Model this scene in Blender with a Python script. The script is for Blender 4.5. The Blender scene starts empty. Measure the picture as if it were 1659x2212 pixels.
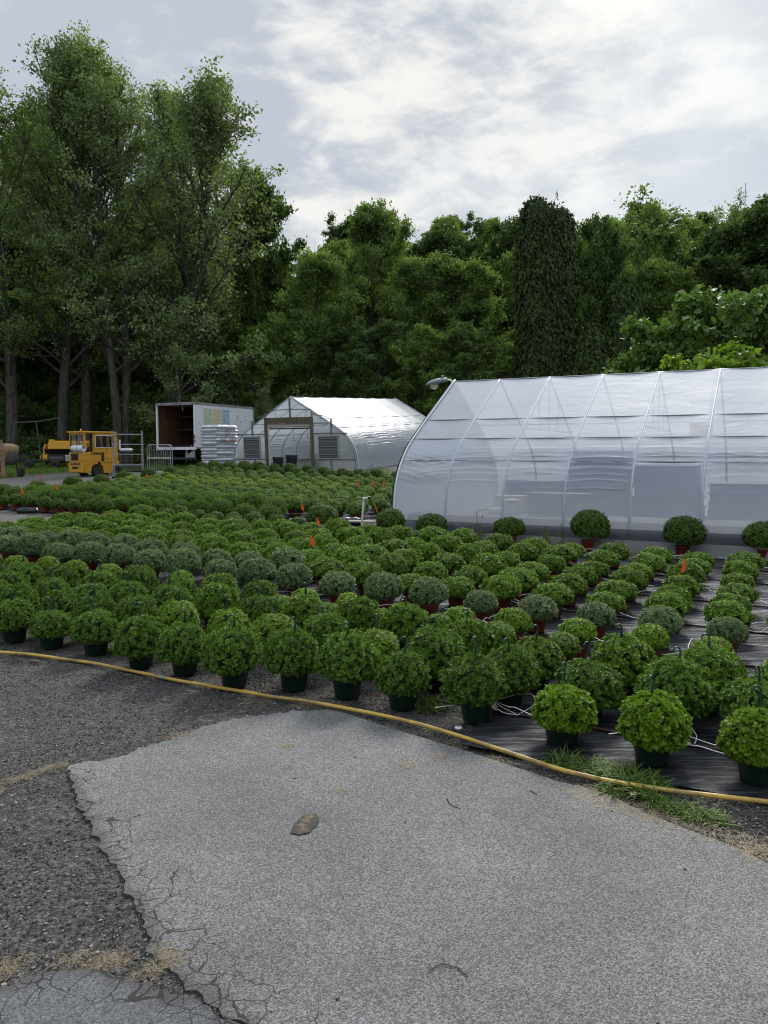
import bpy, bmesh, math, random
import numpy as np
from mathutils import Vector, Matrix, noise
from mathutils.geometry import delaunay_2d_cdt

# ------------------------------------------------------------------ camera, sky, sun, exposure
S = bpy.context.scene
COL = S.collection
FPX, PITCH, CAMH = 1650.0, math.atan(126 / 1650.0), 1.95
cd = bpy.data.cameras.new('camera')
cd.sensor_fit = 'HORIZONTAL'; cd.sensor_width = 36; cd.lens = 36 * FPX / 1659
cd.clip_start = 0.05; cd.clip_end = 2000
cam = bpy.data.objects.new('camera', cd); COL.objects.link(cam)
cam.location = (0, 0, CAMH); cam.rotation_euler = (math.pi / 2 - PITCH, 0, 0)
S.camera = cam
S.view_settings.view_transform = 'Standard'; S.view_settings.look = 'None'
S.view_settings.exposure = 0.78; S.view_settings.gamma = 1.0; S.view_settings.use_curve_mapping = False
S.render.engine = 'CYCLES'
cy = S.cycles
cy.max_bounces = 7; cy.diffuse_bounces = 3; cy.glossy_bounces = 3; cy.transmission_bounces = 5
cy.transparent_max_bounces = 16; cy.caustics_reflective = False; cy.caustics_refractive = False
cy.sample_clamp_indirect = 6; cy.filter_width = 1.1
SUN_EL, SUN_AZ = math.radians(38), math.radians(17)      # azimuth to the right of +Y
SKY_STRENGTH = 0.12


def nn(nt, kind, x=0, y=0, **kw):
    n = nt.nodes.new(kind); n.location = (x, y)
    for k, v in kw.items():
        if k.startswith('i_'):
            key = k[2:]
            key = int(key) if key.isdigit() else key.replace('_', ' ')
            n.inputs[key].default_value = v
        else:
            setattr(n, k, v)
    return n


def L(nt, a, b): nt.links.new(a, b)


def mth(nt, op, a, b=None, c=None, clamp=False):
    n = nt.nodes.new('ShaderNodeMath'); n.operation = op; n.use_clamp = clamp
    for i, v in enumerate((a, b, c)):
        if v is None: continue
        if isinstance(v, (int, float)): n.inputs[i].default_value = v
        else: nt.links.new(v, n.inputs[i])
    return n.outputs[0]


def mixc(nt, fac, a, b, mode='MIX'):
    n = nt.nodes.new('ShaderNodeMix'); n.data_type = 'RGBA'; n.blend_type = mode
    for idx, v in ((0, fac), (6, a), (7, b)):
        if isinstance(v, (int, float)): n.inputs[idx].default_value = v
        elif isinstance(v, tuple): n.inputs[idx].default_value = (*v, 1) if len(v) == 3 else v
        else: nt.links.new(v, n.inputs[idx])
    return n.outputs[2]


def ramp(nt, fac, lo, hi, smooth=True):
    n = nt.nodes.new('ShaderNodeMapRange'); n.clamp = True
    n.interpolation_type = 'SMOOTHSTEP' if smooth else 'LINEAR'
    n.inputs[1].default_value = lo; n.inputs[2].default_value = hi
    n.inputs[3].default_value = 0; n.inputs[4].default_value = 1
    nt.links.new(fac, n.inputs[0]); return n.outputs[0]


def build_world():
    w = bpy.data.worlds.new('World'); S.world = w; w.use_nodes = True
    nt = w.node_tree; nt.nodes.clear()
    out = nn(nt, 'ShaderNodeOutputWorld'); bg = nn(nt, 'ShaderNodeBackground', i_Strength=SKY_STRENGTH)
    sky = nn(nt, 'ShaderNodeTexSky', sky_type='NISHITA', sun_disc=False, sun_elevation=SUN_EL, sun_rotation=SUN_AZ)
    sky.dust_density = 2.0
    tc = nn(nt, 'ShaderNodeTexCoord'); sep = nn(nt, 'ShaderNodeSeparateXYZ')
    L(nt, tc.outputs['Generated'], sep.inputs[0])
    zc = mth(nt, 'MAXIMUM', sep.outputs[2], 0.0)
    den = mth(nt, 'ADD', zc, 0.22)
    px = mth(nt, 'DIVIDE', sep.outputs[0], den); py = mth(nt, 'DIVIDE', sep.outputs[1], den)
    cmb = nn(nt, 'ShaderNodeCombineXYZ'); L(nt, px, cmb.inputs[0]); L(nt, py, cmb.inputs[1])
    mp = nn(nt, 'ShaderNodeMapping'); mp.inputs['Rotation'].default_value = (0, math.radians(32), 0)
    mp.inputs['Scale'].default_value = (1.5, 1.5, 3.4); mp.inputs['Location'].default_value = (5.1, 1.7, 2.6)
    L(nt, tc.outputs['Generated'], mp.inputs[0])
    n1 = nn(nt, 'ShaderNodeTexNoise', i_Scale=1.5, i_Detail=7.0, i_Roughness=0.55, i_Distortion=0.5)
    n2 = nn(nt, 'ShaderNodeTexNoise', i_Scale=6.5, i_Detail=10.0, i_Roughness=0.60, i_Distortion=0.25)
    n3 = nn(nt, 'ShaderNodeTexNoise', i_Scale=0.8, i_Detail=4.0, i_Roughness=0.5)
    for n in (n1, n2, n3): L(nt, mp.outputs[0], n.inputs['Vector'])
    # glow of the veiled sun: direction in the bright part of the cloud deck
    gd = Vector((math.sin(0.30) * math.cos(0.37), math.cos(0.30) * math.cos(0.37), math.sin(0.37)))
    dp = nn(nt, 'ShaderNodeVectorMath', operation='DOT_PRODUCT'); dp.inputs[1].default_value = gd
    nrm = nn(nt, 'ShaderNodeVectorMath', operation='NORMALIZE'); L(nt, tc.outputs['Generated'], nrm.inputs[0]); L(nt, nrm.outputs[0], dp.inputs[0])
    glow = ramp(nt, dp.outputs['Value'], 0.80, 0.995)
    a = mth(nt, 'MULTIPLY', n1.outputs[0], 1.0)
    a = mth(nt, 'ADD', a, mth(nt, 'MULTIPLY', mth(nt, 'SUBTRACT', n2.outputs[0], 0.5), 1.45))
    a = mth(nt, 'ADD', a, mth(nt, 'MULTIPLY', glow, 0.20))
    f = ramp(nt, a, 0.49, 0.94)
    cloud = mixc(nt, f, (0.312, 0.340, 0.388), (0.545, 0.54, 0.525))
    hole = mth(nt, 'MULTIPLY', ramp(nt, n3.outputs[0], 0.50, 0.66), 0.55)
    # nishita where the deck thins, tamed so that it stays a pale blue
    skyc = mixc(nt, 1.0, sky.outputs[0], (0.055, 0.057, 0.053), 'MULTIPLY')
    skyc = mixc(nt, 0.62, skyc, (0.33, 0.40, 0.48))
    c = mixc(nt, hole, cloud, skyc)
    # an overcast sky is brighter overhead than near the horizon
    up = mth(nt, 'MULTIPLY_ADD', ramp(nt, zc, 0.5, 1.0), 1.1, 1.0)
    c = mixc(nt, 1.0, c, (1, 1, 1), 'MULTIPLY')
    vm = nn(nt, 'ShaderNodeVectorMath', operation='SCALE'); L(nt, c, vm.inputs[0]); L(nt, mth(nt, 'MULTIPLY', up, 1 / SKY_STRENGTH), vm.inputs[3])
    L(nt, vm.outputs[0], bg.inputs['Color']); L(nt, bg.outputs[0], out.inputs[0])


build_world()
sd = bpy.data.lights.new('sun', 'SUN'); sd.energy = 1.8; sd.angle = math.radians(16); sd.color = (1, 0.95, 0.86)
sun = bpy.data.objects.new('sun', sd); COL.objects.link(sun)
_sdir = Vector((math.sin(SUN_AZ) * math.cos(SUN_EL), math.cos(SUN_AZ) * math.cos(SUN_EL), math.sin(SUN_EL)))
sun.rotation_euler = (-_sdir).to_track_quat('-Z', 'Y').to_euler()
sun.location = _sdir * 60

# ------------------------------------------------------------------ coordinates
ROT = math.radians(27.5); CU, SU = math.cos(ROT), math.sin(ROT)
def UVxy(u, v): return (u * CU + v * SU, -u * SU + v * CU)     # the nursery's own grid: u along the rows, v away
def ss(t):
    t = max(0.0, min(1.0, t)); return t * t * (3 - 2 * t)
def zt(x, y):
    if y < 4.5: z = 0.0
    elif y < 7.5: z = 0.0385 * (y - 4.5) ** 2 / 6
    else: z = 0.0385 * (min(y, 34) - 6)
    if y > 34: z += 0.02 * (min(y, 60) - 34)
    if y > 56: z += 0.34 * (y - 56) if y < 130 else 0.34 * 74
    z += 0.2 * ss((y - 26.5) / 4) * ss((x + 9.5) / 3) * (1 if x < 6 else max(0, 1 - (x - 6) / 5))
    if y > 31 and x > -9: z += 0.04 * (min(y, 46) - 31) * ss((x + 9) / 3)
    return z
def ray(px, py):
    a = (px - 829.5) / FPX; b = (1106 - py) / FPX
    return (a, math.cos(PITCH) + b * math.sin(PITCH), -math.sin(PITCH) + b * math.cos(PITCH))
def G(px, py, dz=0.0):
    r = ray(px, py); t = 0.5
    while t < 400:
        x, y, z = r[0] * t, r[1] * t, CAMH + r[2] * t
        if z < zt(x, y) + dz: break
        t *= 1.001
    return x, y, zt(x, y)
def AT(px, py, y):                                             # point seen at px,py at depth y
    r = ray(px, py); t = y / r[1]; return Vector((r[0] * t, y, CAMH + r[2] * t))

rnd = random.Random(7)
ORD = 'first second third fourth fifth sixth seventh eighth ninth tenth eleventh twelfth thirteenth fourteenth fifteenth sixteenth seventeenth eighteenth nineteenth twentieth twenty-first twenty-second twenty-third twenty-fourth twenty-fifth twenty-sixth twenty-seventh twenty-eighth twenty-ninth thirtieth thirty-first thirty-second'.split()

# ------------------------------------------------------------------ mesh helpers
class MB:
    def __init__(s): s.v = []; s.f = []; s.m = []; s.sm = []
    def add(s, vs, fs, mat=0, smooth=False):
        o = len(s.v); s.v += [tuple(p) for p in vs]
        for f in fs: s.f.append(tuple(i + o for i in f)); s.m.append(mat); s.sm.append(smooth)
    def box(s, c, d, rz=0.0, mat=0, M=None):
        hx, hy, hz = d[0] / 2, d[1] / 2, d[2] / 2
        R = Matrix.Rotation(rz, 3, 'Z'); c = Vector(c)
        vs = [c + R @ Vector((sx * hx, sy * hy, sz * hz)) for sz in (-1, 1) for sx, sy in ((-1, -1), (1, -1), (1, 1), (-1, 1))]
        if M is not None: vs = [M @ p for p in vs]
        s.add(vs, [(3, 2, 1, 0), (4, 5, 6, 7), (0, 1, 5, 4), (1, 2, 6, 5), (2, 3, 7, 6), (3, 0, 4, 7)], mat)
    def bar(s, a, b, w, h=None, mat=0, up=(0, 0, 1)):
        h = h or w; a, b = Vector(a), Vector(b); d = (b - a)
        if d.length < 1e-6: return
        d.normalize(); u = Vector(up)
        if abs(d.dot(u)) > 0.95: u = Vector((1, 0, 0))
        x = d.cross(u).normalized(); z = x.cross(d)
        vs = [p + x * sx * w / 2 + z * sz * h / 2 for p in (a, b) for sx, sz in ((-1, -1), (1, -1), (1, 1), (-1, 1))]
        s.add(vs, [(3, 2, 1, 0), (4, 5, 6, 7), (0, 1, 5, 4), (1, 2, 6, 5), (2, 3, 7, 6), (3, 0, 4, 7)], mat)
    def tube(s, pts, r, n=8, mat=0, cap=True, smooth=True):
        pts = [Vector(p) for p in pts]; k = len(pts)
        rs = r if isinstance(r, (list, tuple)) else [r] * k
        vs = []; x = None
        for i, p in enumerate(pts):
            d = (pts[min(i + 1, k - 1)] - pts[max(i - 1, 0)])
            d = d.normalized() if d.length > 1e-9 else Vector((0, 0, 1))
            if x is None:
                x = d.orthogonal().normalized()
            else:
                x = (x - d * x.dot(d)); x = x.normalized() if x.length > 1e-6 else d.orthogonal().normalized()
            y = d.cross(x)
            for j in range(n):
                a = 2 * math.pi * j / n
                vs.append(p + (x * math.cos(a) + y * math.sin(a)) * rs[i])
        fs = [(i * n + j, i * n + (j + 1) % n, (i + 1) * n + (j + 1) % n, (i + 1) * n + j) for i in range(k - 1) for j in range(n)]
        s.add(vs, fs, mat, smooth)
        if cap: s.add(vs[:n], [tuple(range(n - 1, -1, -1))], mat); s.add(vs[-n:], [tuple(range(n))], mat)
    def lathe(s, prof, n=20, c=(0, 0, 0), mat=0, smooth=True, M=None):
        vs = []
        for r, z in prof:
            for j in range(n):
                a = 2 * math.pi * j / n; p = Vector((c[0] + r * math.cos(a), c[1] + r * math.sin(a), c[2] + z))
                vs.append(M @ p if M is not None else p)
        fs = [(i * n + j, i * n + (j + 1) % n, (i + 1) * n + (j + 1) % n, (i + 1) * n + j) for i in range(len(prof) - 1) for j in range(n)]
        s.add(vs, fs, mat, smooth)
    def prism(s, poly, a, b, axis='y', mat=0):                 # poly in the plane across the axis
        def P(p, t):
            return (p[0], t, p[1]) if axis == 'y' else ((t, p[0], p[1]) if axis == 'x' else (p[0], p[1], t))
        n = len(poly); vs = [P(p, a) for p in poly] + [P(p, b) for p in poly]
        s.add(vs, [tuple(range(n)), tuple(range(2 * n - 1, n - 1, -1))] + [(i, i + n, (i + 1) % n + n, (i + 1) % n) for i in range(n)], mat)
    def mesh(s, name):
        me = bpy.data.meshes.new(name); me.from_pydata(s.v, [], s.f)
        me.polygons.foreach_set('material_index', s.m); me.polygons.foreach_set('use_smooth', s.sm); me.update()
        return me
    def build(s, name, mats, parent=None, bevel=0.0):
        me = s.mesh(name)
        for m in (mats if isinstance(mats, (list, tuple)) else [mats]): me.materials.append(m)
        bm = bmesh.new(); bm.from_mesh(me); bmesh.ops.recalc_face_normals(bm, faces=bm.faces); bm.to_mesh(me); bm.free()
        o = bpy.data.objects.new(name, me); COL.objects.link(o)
        if parent is not None: o.parent = parent
        if bevel:
            b = o.modifiers.new('b', 'BEVEL'); b.width = bevel; b.segments = 2; b.limit_method = 'ANGLE'; b.angle_limit = math.radians(40)
        return o


def arr_mesh(name, verts, faces, mats, matidx=None, smooth=False):
    """verts (n,3); faces: (m,k) int array of equal-size faces or list of such arrays."""
    if not isinstance(faces, list): faces = [faces]
    me = bpy.data.meshes.new(name)
    nl = sum(f.size for f in faces); npoly = sum(len(f) for f in faces)
    me.vertices.add(len(verts)); me.vertices.foreach_set('co', np.ascontiguousarray(verts, dtype=np.float32).ravel())
    me.loops.add(nl); me.loops.foreach_set('vertex_index', np.concatenate([f.ravel() for f in faces]).astype(np.int32))
    me.polygons.add(npoly)
    tot = np.concatenate([np.full(len(f), f.shape[1]) for f in faces]).astype(np.int32)
    st = np.concatenate([[0], np.cumsum(tot)[:-1]]).astype(np.int32)
    me.polygons.foreach_set('loop_start', st); me.polygons.foreach_set('loop_total', tot)
    if matidx is not None: me.polygons.foreach_set('material_index', matidx.astype(np.int32))
    me.polygons.foreach_set('use_smooth', np.full(npoly, smooth))
    for m in mats: me.materials.append(m)
    me.update(calc_edges=True); return me


def nz3(p, k, s): return noise.noise(Vector((float(p[0]) * k + s, float(p[1]) * k + s * 0.7, float(p[2]) * k - s)))
def norm(a): return a / (np.linalg.norm(a, axis=-1, keepdims=True) + 1e-9)


def leaves(P, D, N, s, T, F):
    """template T (m,3) with faces F (k,q) copied at points P along D with normal N."""
    D = norm(D); N = N - D * (N * D).sum(1, keepdims=True); N = norm(N); B = np.cross(N, D)
    s = s[:, None, None]
    V = P[:, None, :] + s * (T[None, :, 0:1] * D[:, None, :] + T[None, :, 1:2] * B[:, None, :] + T[None, :, 2:3] * N[:, None, :])
    n, m = len(P), len(T)
    FF = (F[None] + (np.arange(n) * m)[:, None, None]).reshape(-1, F.shape[1])
    return V.reshape(-1, 3), FF


def tag(o, label=None, cat=None, group=None, kind=None):
    for k, v in (('label', label), ('category', cat), ('group', group), ('kind', kind)):
        if v: o[k] = v
    return o


def empty(name, loc, rz=0.0, rx=0.0):
    o = bpy.data.objects.new(name, None); COL.objects.link(o); o.location = loc; o.rotation_euler = (rx, 0, rz)
    o.empty_display_size = 0.1
    return o


def put(name, me, parent=None, loc=None):
    o = bpy.data.objects.new(name, me); COL.objects.link(o)
    if parent is not None: o.parent = parent
    if loc is not None: o.location = loc
    return o

# ------------------------------------------------------------------ materials
def newmat(name):
    m = bpy.data.materials.new(name); m.use_nodes = True; nt = m.node_tree
    b = nt.nodes['Principled BSDF']; return m, nt, b


def plain(name, col, rough=0.6, metal=0.0, var=0.15, nscale=6.0, bump=0.0, bscale=60.0, dirt=None, dscale=3.0, spec=0.5):
    m, nt, b = newmat(name)
    tc = nn(nt, 'ShaderNodeTexCoord')
    n = nn(nt, 'ShaderNodeTexNoise', i_Scale=nscale, i_Detail=6.0, i_Roughness=0.6); L(nt, tc.outputs['Object'], n.inputs['Vector'])
    k = mth(nt, 'MULTIPLY_ADD', n.outputs[0], 2 * var, 1 - var)
    c = mixc(nt, 1.0, tuple(col), (1, 1, 1), 'MULTIPLY')
    vm = nn(nt, 'ShaderNodeVectorMath', operation='SCALE'); L(nt, c, vm.inputs[0]); L(nt, k, vm.inputs[3]); c = vm.outputs[0]
    if dirt:
        n2 = nn(nt, 'ShaderNodeTexNoise', i_Scale=dscale, i_Detail=9.0, i_Roughness=0.7); L(nt, tc.outputs['Object'], n2.inputs['Vector'])
        c = mixc(nt, ramp(nt, n2.outputs[0], 0.52, 0.68), c, tuple(dirt))
    L(nt, c, b.inputs['Base Color'])
    b.inputs['Roughness'].default_value = rough; b.inputs['Metallic'].default_value = metal
    b.inputs['Specular IOR Level'].default_value = spec
    if bump:
        n3 = nn(nt, 'ShaderNodeTexNoise', i_Scale=bscale, i_Detail=4.0); L(nt, tc.outputs['Object'], n3.inputs['Vector'])
        bp = nn(nt, 'ShaderNodeBump', i_Strength=bump, i_Distance=0.01); L(nt, n3.outputs[0], bp.inputs['Height']); L(nt, bp.outputs[0], b.inputs['Normal'])
    return m


def leafmat(name, col, young=None, trans=0.35, patch=0.0, rough=0.5, var=0.34, objvar=0.14, spec=0.2, yfrac=0.55):
    m, nt, b = newmat(name); out = nt.nodes['Material Output']
    geo = nn(nt, 'ShaderNodeNewGeometry'); oi = nn(nt, 'ShaderNodeObjectInfo')
    ri = geo.outputs['Random Per Island']
    k = mth(nt, 'MULTIPLY_ADD', ri, 2 * var, 1 - var)
    k = mth(nt, 'MULTIPLY', k, mth(nt, 'MULTIPLY_ADD', oi.outputs['Random'], 2 * objvar, 1 - objvar))
    r2 = mth(nt, 'FRACT', mth(nt, 'MULTIPLY', ri, 37.7))
    if patch:                                                   # sprays of older and younger leaves
        tc = nn(nt, 'ShaderNodeTexCoord'); pn = nn(nt, 'ShaderNodeTexNoise', i_Scale=0.55, i_Detail=4.0, i_Roughness=0.6); L(nt, tc.outputs['Object'], pn.inputs['Vector'])
        k = mth(nt, 'MULTIPLY', k, mth(nt, 'MULTIPLY_ADD', ramp(nt, pn.outputs[0], 0.32, 0.68), 2 * patch, 1 - patch))
    yc = young or tuple(min(1, c * 1.35) for c in col)
    c = mixc(nt, mth(nt, 'MULTIPLY', r2, yfrac), tuple(col), tuple(yc))
    vm = nn(nt, 'ShaderNodeVectorMath', operation='SCALE'); L(nt, c, vm.inputs[0]); L(nt, k, vm.inputs[3]); c = vm.outputs[0]
    L(nt, c, b.inputs['Base Color']); b.inputs['Roughness'].default_value = rough; b.inputs['Specular IOR Level'].default_value = spec
    tr = nn(nt, 'ShaderNodeBsdfTranslucent'); c2 = mixc(nt, 1.0, c, (1.15, 1.25, 0.55), 'MULTIPLY'); L(nt, c2, tr.inputs[0])
    mx = nn(nt, 'ShaderNodeMixShader'); mx.inputs[0].default_value = trans
    L(nt, b.outputs[0], mx.inputs[1]); L(nt, tr.outputs[0], mx.inputs[2]); L(nt, mx.outputs[0], out.inputs[0])
    return m


def bark(name, c1, c2, scale=1.0):
    m, nt, b = newmat(name); tc = nn(nt, 'ShaderNodeTexCoord'); mp = nn(nt, 'ShaderNodeMapping')
    mp.inputs['Scale'].default_value = (7 * scale, 7 * scale, 0.9 * scale); L(nt, tc.outputs['Object'], mp.inputs[0])
    n = nn(nt, 'ShaderNodeTexNoise', i_Scale=2.0, i_Detail=8.0, i_Roughness=0.7); L(nt, mp.outputs[0], n.inputs['Vector'])
    L(nt, mixc(nt, ramp(nt, n.outputs[0], 0.35, 0.65), tuple(c1), tuple(c2)), b.inputs['Base Color'])
    bp = nn(nt, 'ShaderNodeBump', i_Strength=0.9, i_Distance=0.05); L(nt, n.outputs[0], bp.inputs['Height']); L(nt, bp.outputs[0], b.inputs['Normal'])
    b.inputs['Roughness'].default_value = 0.9; b.inputs['Specular IOR Level'].default_value = 0.2
    return m


M = {}
M['bark'] = bark('bark', (0.035, 0.030, 0.024), (0.13, 0.115, 0.095))
M['bark_pale'] = bark('bark_pale', (0.09, 0.08, 0.065), (0.26, 0.23, 0.19))
M['grime'] = plain('grey_trim', (0.30, 0.30, 0.30), 0.6, 0.2, 0.2, 5, dirt=(0.16, 0.14, 0.12))
M['galv'] = plain('galvanised_steel', (0.36, 0.38, 0.40), 0.45, 0.55, 0.2, 9.0, 0.1)
M['hoopsteel'] = plain('hoop_steel', (0.44, 0.49, 0.56), 0.45, 0.3, 0.15, 6.0)
M['darksteel'] = plain('dark_steel', (0.04, 0.042, 0.045), 0.6, 0.3, 0.3, 8.0, 0.1, dirt=(0.09, 0.06, 0.04))
M['yellow'] = plain('machine_yellow', (0.62, 0.32, 0.025), 0.5, 0.0, 0.12, 4.0, dirt=(0.30, 0.16, 0.03), dscale=5.0)
M['yellow2'] = plain('weathered_yellow', (0.68, 0.36, 0.02), 0.55, 0.0, 0.15, 5.0, dirt=(0.16, 0.09, 0.03), dscale=3.0)
M['rubber'] = plain('rubber', (0.022, 0.022, 0.022), 0.8, 0.0, 0.3, 12.0, 0.2)
M['black'] = plain('black_paint', (0.012, 0.012, 0.012), 0.55, 0.0, 0.2)
M['white'] = plain('white_truck_paint', (0.82, 0.84, 0.87), 0.42, 0.0, 0.05, 1.5, dirt=(0.60, 0.62, 0.63), dscale=2.5)
M['redpot'] = plain('red_clay_plastic', (0.20, 0.035, 0.018), 0.42, 0.0, 0.12, 10.0, dirt=(0.16, 0.06, 0.04), dscale=8.0)
M['greenpot'] = plain('dark_green_plastic', (0.006, 0.026, 0.016), 0.38, 0.0, 0.2, 10.0, dirt=(0.02, 0.032, 0.022), dscale=7.0)
M['hook'] = plain('green_hook_plastic', (0.01, 0.05, 0.032), 0.35, 0.0, 0.2)
M['wire'] = plain('wire', (0.03, 0.05, 0.04), 0.5, 0.4, 0.1)
M['pipe'] = plain('brown_poly_pipe', (0.06, 0.026, 0.018), 0.5, 0.0, 0.3, 8.0)
M['tubing'] = plain('white_tubing', (0.70, 0.71, 0.72), 0.4, 0.0, 0.05)
M['flag'] = plain('orange_flag', (0.9, 0.13, 0.02), 0.5, 0.0, 0.1)
M['purlin'] = plain('dull_pipe', (0.22, 0.25, 0.30), 0.6, 0.1, 0.2)
M['wood'] = bark('treated_wood', (0.10, 0.088, 0.06), (0.18, 0.16, 0.115), 1.2)
M['soil'] = plain('potting_soil', (0.022, 0.016, 0.012), 0.95, 0.0, 0.4, 30.0, 0.5)


def filmmat(name, body=0.58, edge=0.86, tint=(0.72, 0.75, 0.82), gl=0.30, rough=0.48, bumps=0.22):
    m, nt, b = newmat(name); nt.nodes.remove(b); out = nt.nodes['Material Output']
    tc = nn(nt, 'ShaderNodeTexCoord'); mp = nn(nt, 'ShaderNodeMapping'); mp.inputs['Scale'].default_value = (1.0, 0.7, 2.6)
    L(nt, tc.outputs['Object'], mp.inputs[0])
    n = nn(nt, 'ShaderNodeTexNoise', i_Scale=2.2, i_Detail=6.0, i_Roughness=0.5, i_Distortion=1.2); L(nt, mp.outputs[0], n.inputs['Vector'])
    bp = nn(nt, 'ShaderNodeBump', i_Strength=bumps, i_Distance=0.03); L(nt, n.outputs[0], bp.inputs['Height'])
    d = nn(nt, 'ShaderNodeBsdfDiffuse'); d.inputs[0].default_value = (*tint, 1)
    t = nn(nt, 'ShaderNodeBsdfTranslucent'); t.inputs[0].default_value = (*tint, 1)
    g = nn(nt, 'ShaderNodeBsdfGlossy'); g.inputs['Roughness'].default_value = rough; g.inputs[0].default_value = (0.95, 0.97, 1, 1)
    tp = nn(nt, 'ShaderNodeBsdfTransparent'); tp.inputs[0].default_value = (0.93, 0.95, 0.98, 1)
    for q in (d, g, t): L(nt, bp.outputs[0], q.inputs['Normal'])
    m1 = nn(nt, 'ShaderNodeMixShader'); m1.inputs[0].default_value = 0.62; L(nt, d.outputs[0], m1.inputs[1]); L(nt, t.outputs[0], m1.inputs[2])
    lw = nn(nt, 'ShaderNodeLayerWeight', i_Blend=0.5)
    n2 = nn(nt, 'ShaderNodeTexNoise', i_Scale=1.1, i_Detail=5.0, i_Roughness=0.6); L(nt, tc.outputs['Object'], n2.inputs['Vector'])
    fac = mth(nt, 'MULTIPLY_ADD', mth(nt, 'POWER', lw.outputs['Facing'], 1.6), edge - body, body)
    fac = mth(nt, 'ADD', fac, mth(nt, 'MULTIPLY_ADD', n2.outputs[0], 0.2, -0.1), clamp=True)
    m2 = nn(nt, 'ShaderNodeMixShader'); L(nt, fac, m2.inputs[0]); L(nt, tp.outputs[0], m2.inputs[1]); L(nt, m1.outputs[0], m2.inputs[2])
    fr = nn(nt, 'ShaderNodeFresnel', i_IOR=1.5); L(nt, bp.outputs[0], fr.inputs['Normal'])
    m3 = nn(nt, 'ShaderNodeMixShader'); L(nt, mth(nt, 'MULTIPLY_ADD', fr.outputs[0], 0.10, gl * 0.05, clamp=True), m3.inputs[0]); L(nt, m2.outputs[0], m3.inputs[1]); L(nt, g.outputs[0], m3.inputs[2])
    L(nt, m3.outputs[0], out.inputs[0]); return m


M['film'] = filmmat('greenhouse_film')
M['filmend'] = filmmat('corrugated_clear_panel', 0.45, 0.8, (0.60, 0.63, 0.62), 0.2, 0.3, 0.2)
M['glass'] = None
def glassmat():
    m, nt, b = newmat('window_glass'); nt.nodes.remove(b); out = nt.nodes['Material Output']
    tp = nn(nt, 'ShaderNodeBsdfTransparent'); tp.inputs[0].default_value = (0.55, 0.6, 0.6, 1)
    g = nn(nt, 'ShaderNodeBsdfGlossy'); g.inputs['Roughness'].default_value = 0.06
    fr = nn(nt, 'ShaderNodeFresnel', i_IOR=1.5); mx = nn(nt, 'ShaderNodeMixShader')
    L(nt, mth(nt, 'MULTIPLY_ADD', fr.outputs[0], 1.0, 0.03), mx.inputs[0]); L(nt, tp.outputs[0], mx.inputs[1]); L(nt, g.outputs[0], mx.inputs[2]); L(nt, mx.outputs[0], out.inputs[0])
    return m
M['glass'] = glassmat()

# foliage colours
M['mum_bright'] = leafmat('mum_bright_green', (0.119, 0.220, 0.015), (0.250, 0.381, 0.027), 0.30)
M['mum_jag'] = leafmat('mum_fresh_green', (0.089, 0.168, 0.019), (0.186, 0.300, 0.026), 0.28)
M['mum_mid'] = leafmat('mum_mid_green', (0.088, 0.165, 0.026), (0.162, 0.265, 0.034), 0.25)
M['mum_blue'] = leafmat('mum_grey_green', (0.107, 0.167, 0.059), (0.214, 0.283, 0.126), 0.22, spec=0.3)
M['mum_dark'] = leafmat('mum_dark_green', (0.058, 0.111, 0.013), (0.107, 0.184, 0.017), 0.22)
M['mum_lime'] = leafmat('mum_lime_green', (0.178, 0.261, 0.017), (0.292, 0.407, 0.030), 0.30)
M['core'] = plain('plant_shade_core', (0.020, 0.036, 0.010), 0.95, 0.0, 0.3, 20.0)  # near-black green paints the shade inside the foliage

# ------------------------------------------------------------------ the ground
def grid_mesh(name, xs, ys, zf, mats):
    X, Y = np.meshgrid(xs, ys); Z = np.vectorize(zf)(X, Y)
    V = np.stack([X, Y, Z], -1).reshape(-1, 3); nx, ny = len(xs), len(ys)
    i = (np.arange(ny - 1)[:, None] * nx + np.arange(nx - 1)[None]).ravel()
    F = np.stack([i, i + 1, i + nx + 1, i + nx], 1)
    return arr_mesh(name, V, F, mats, smooth=True)


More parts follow.
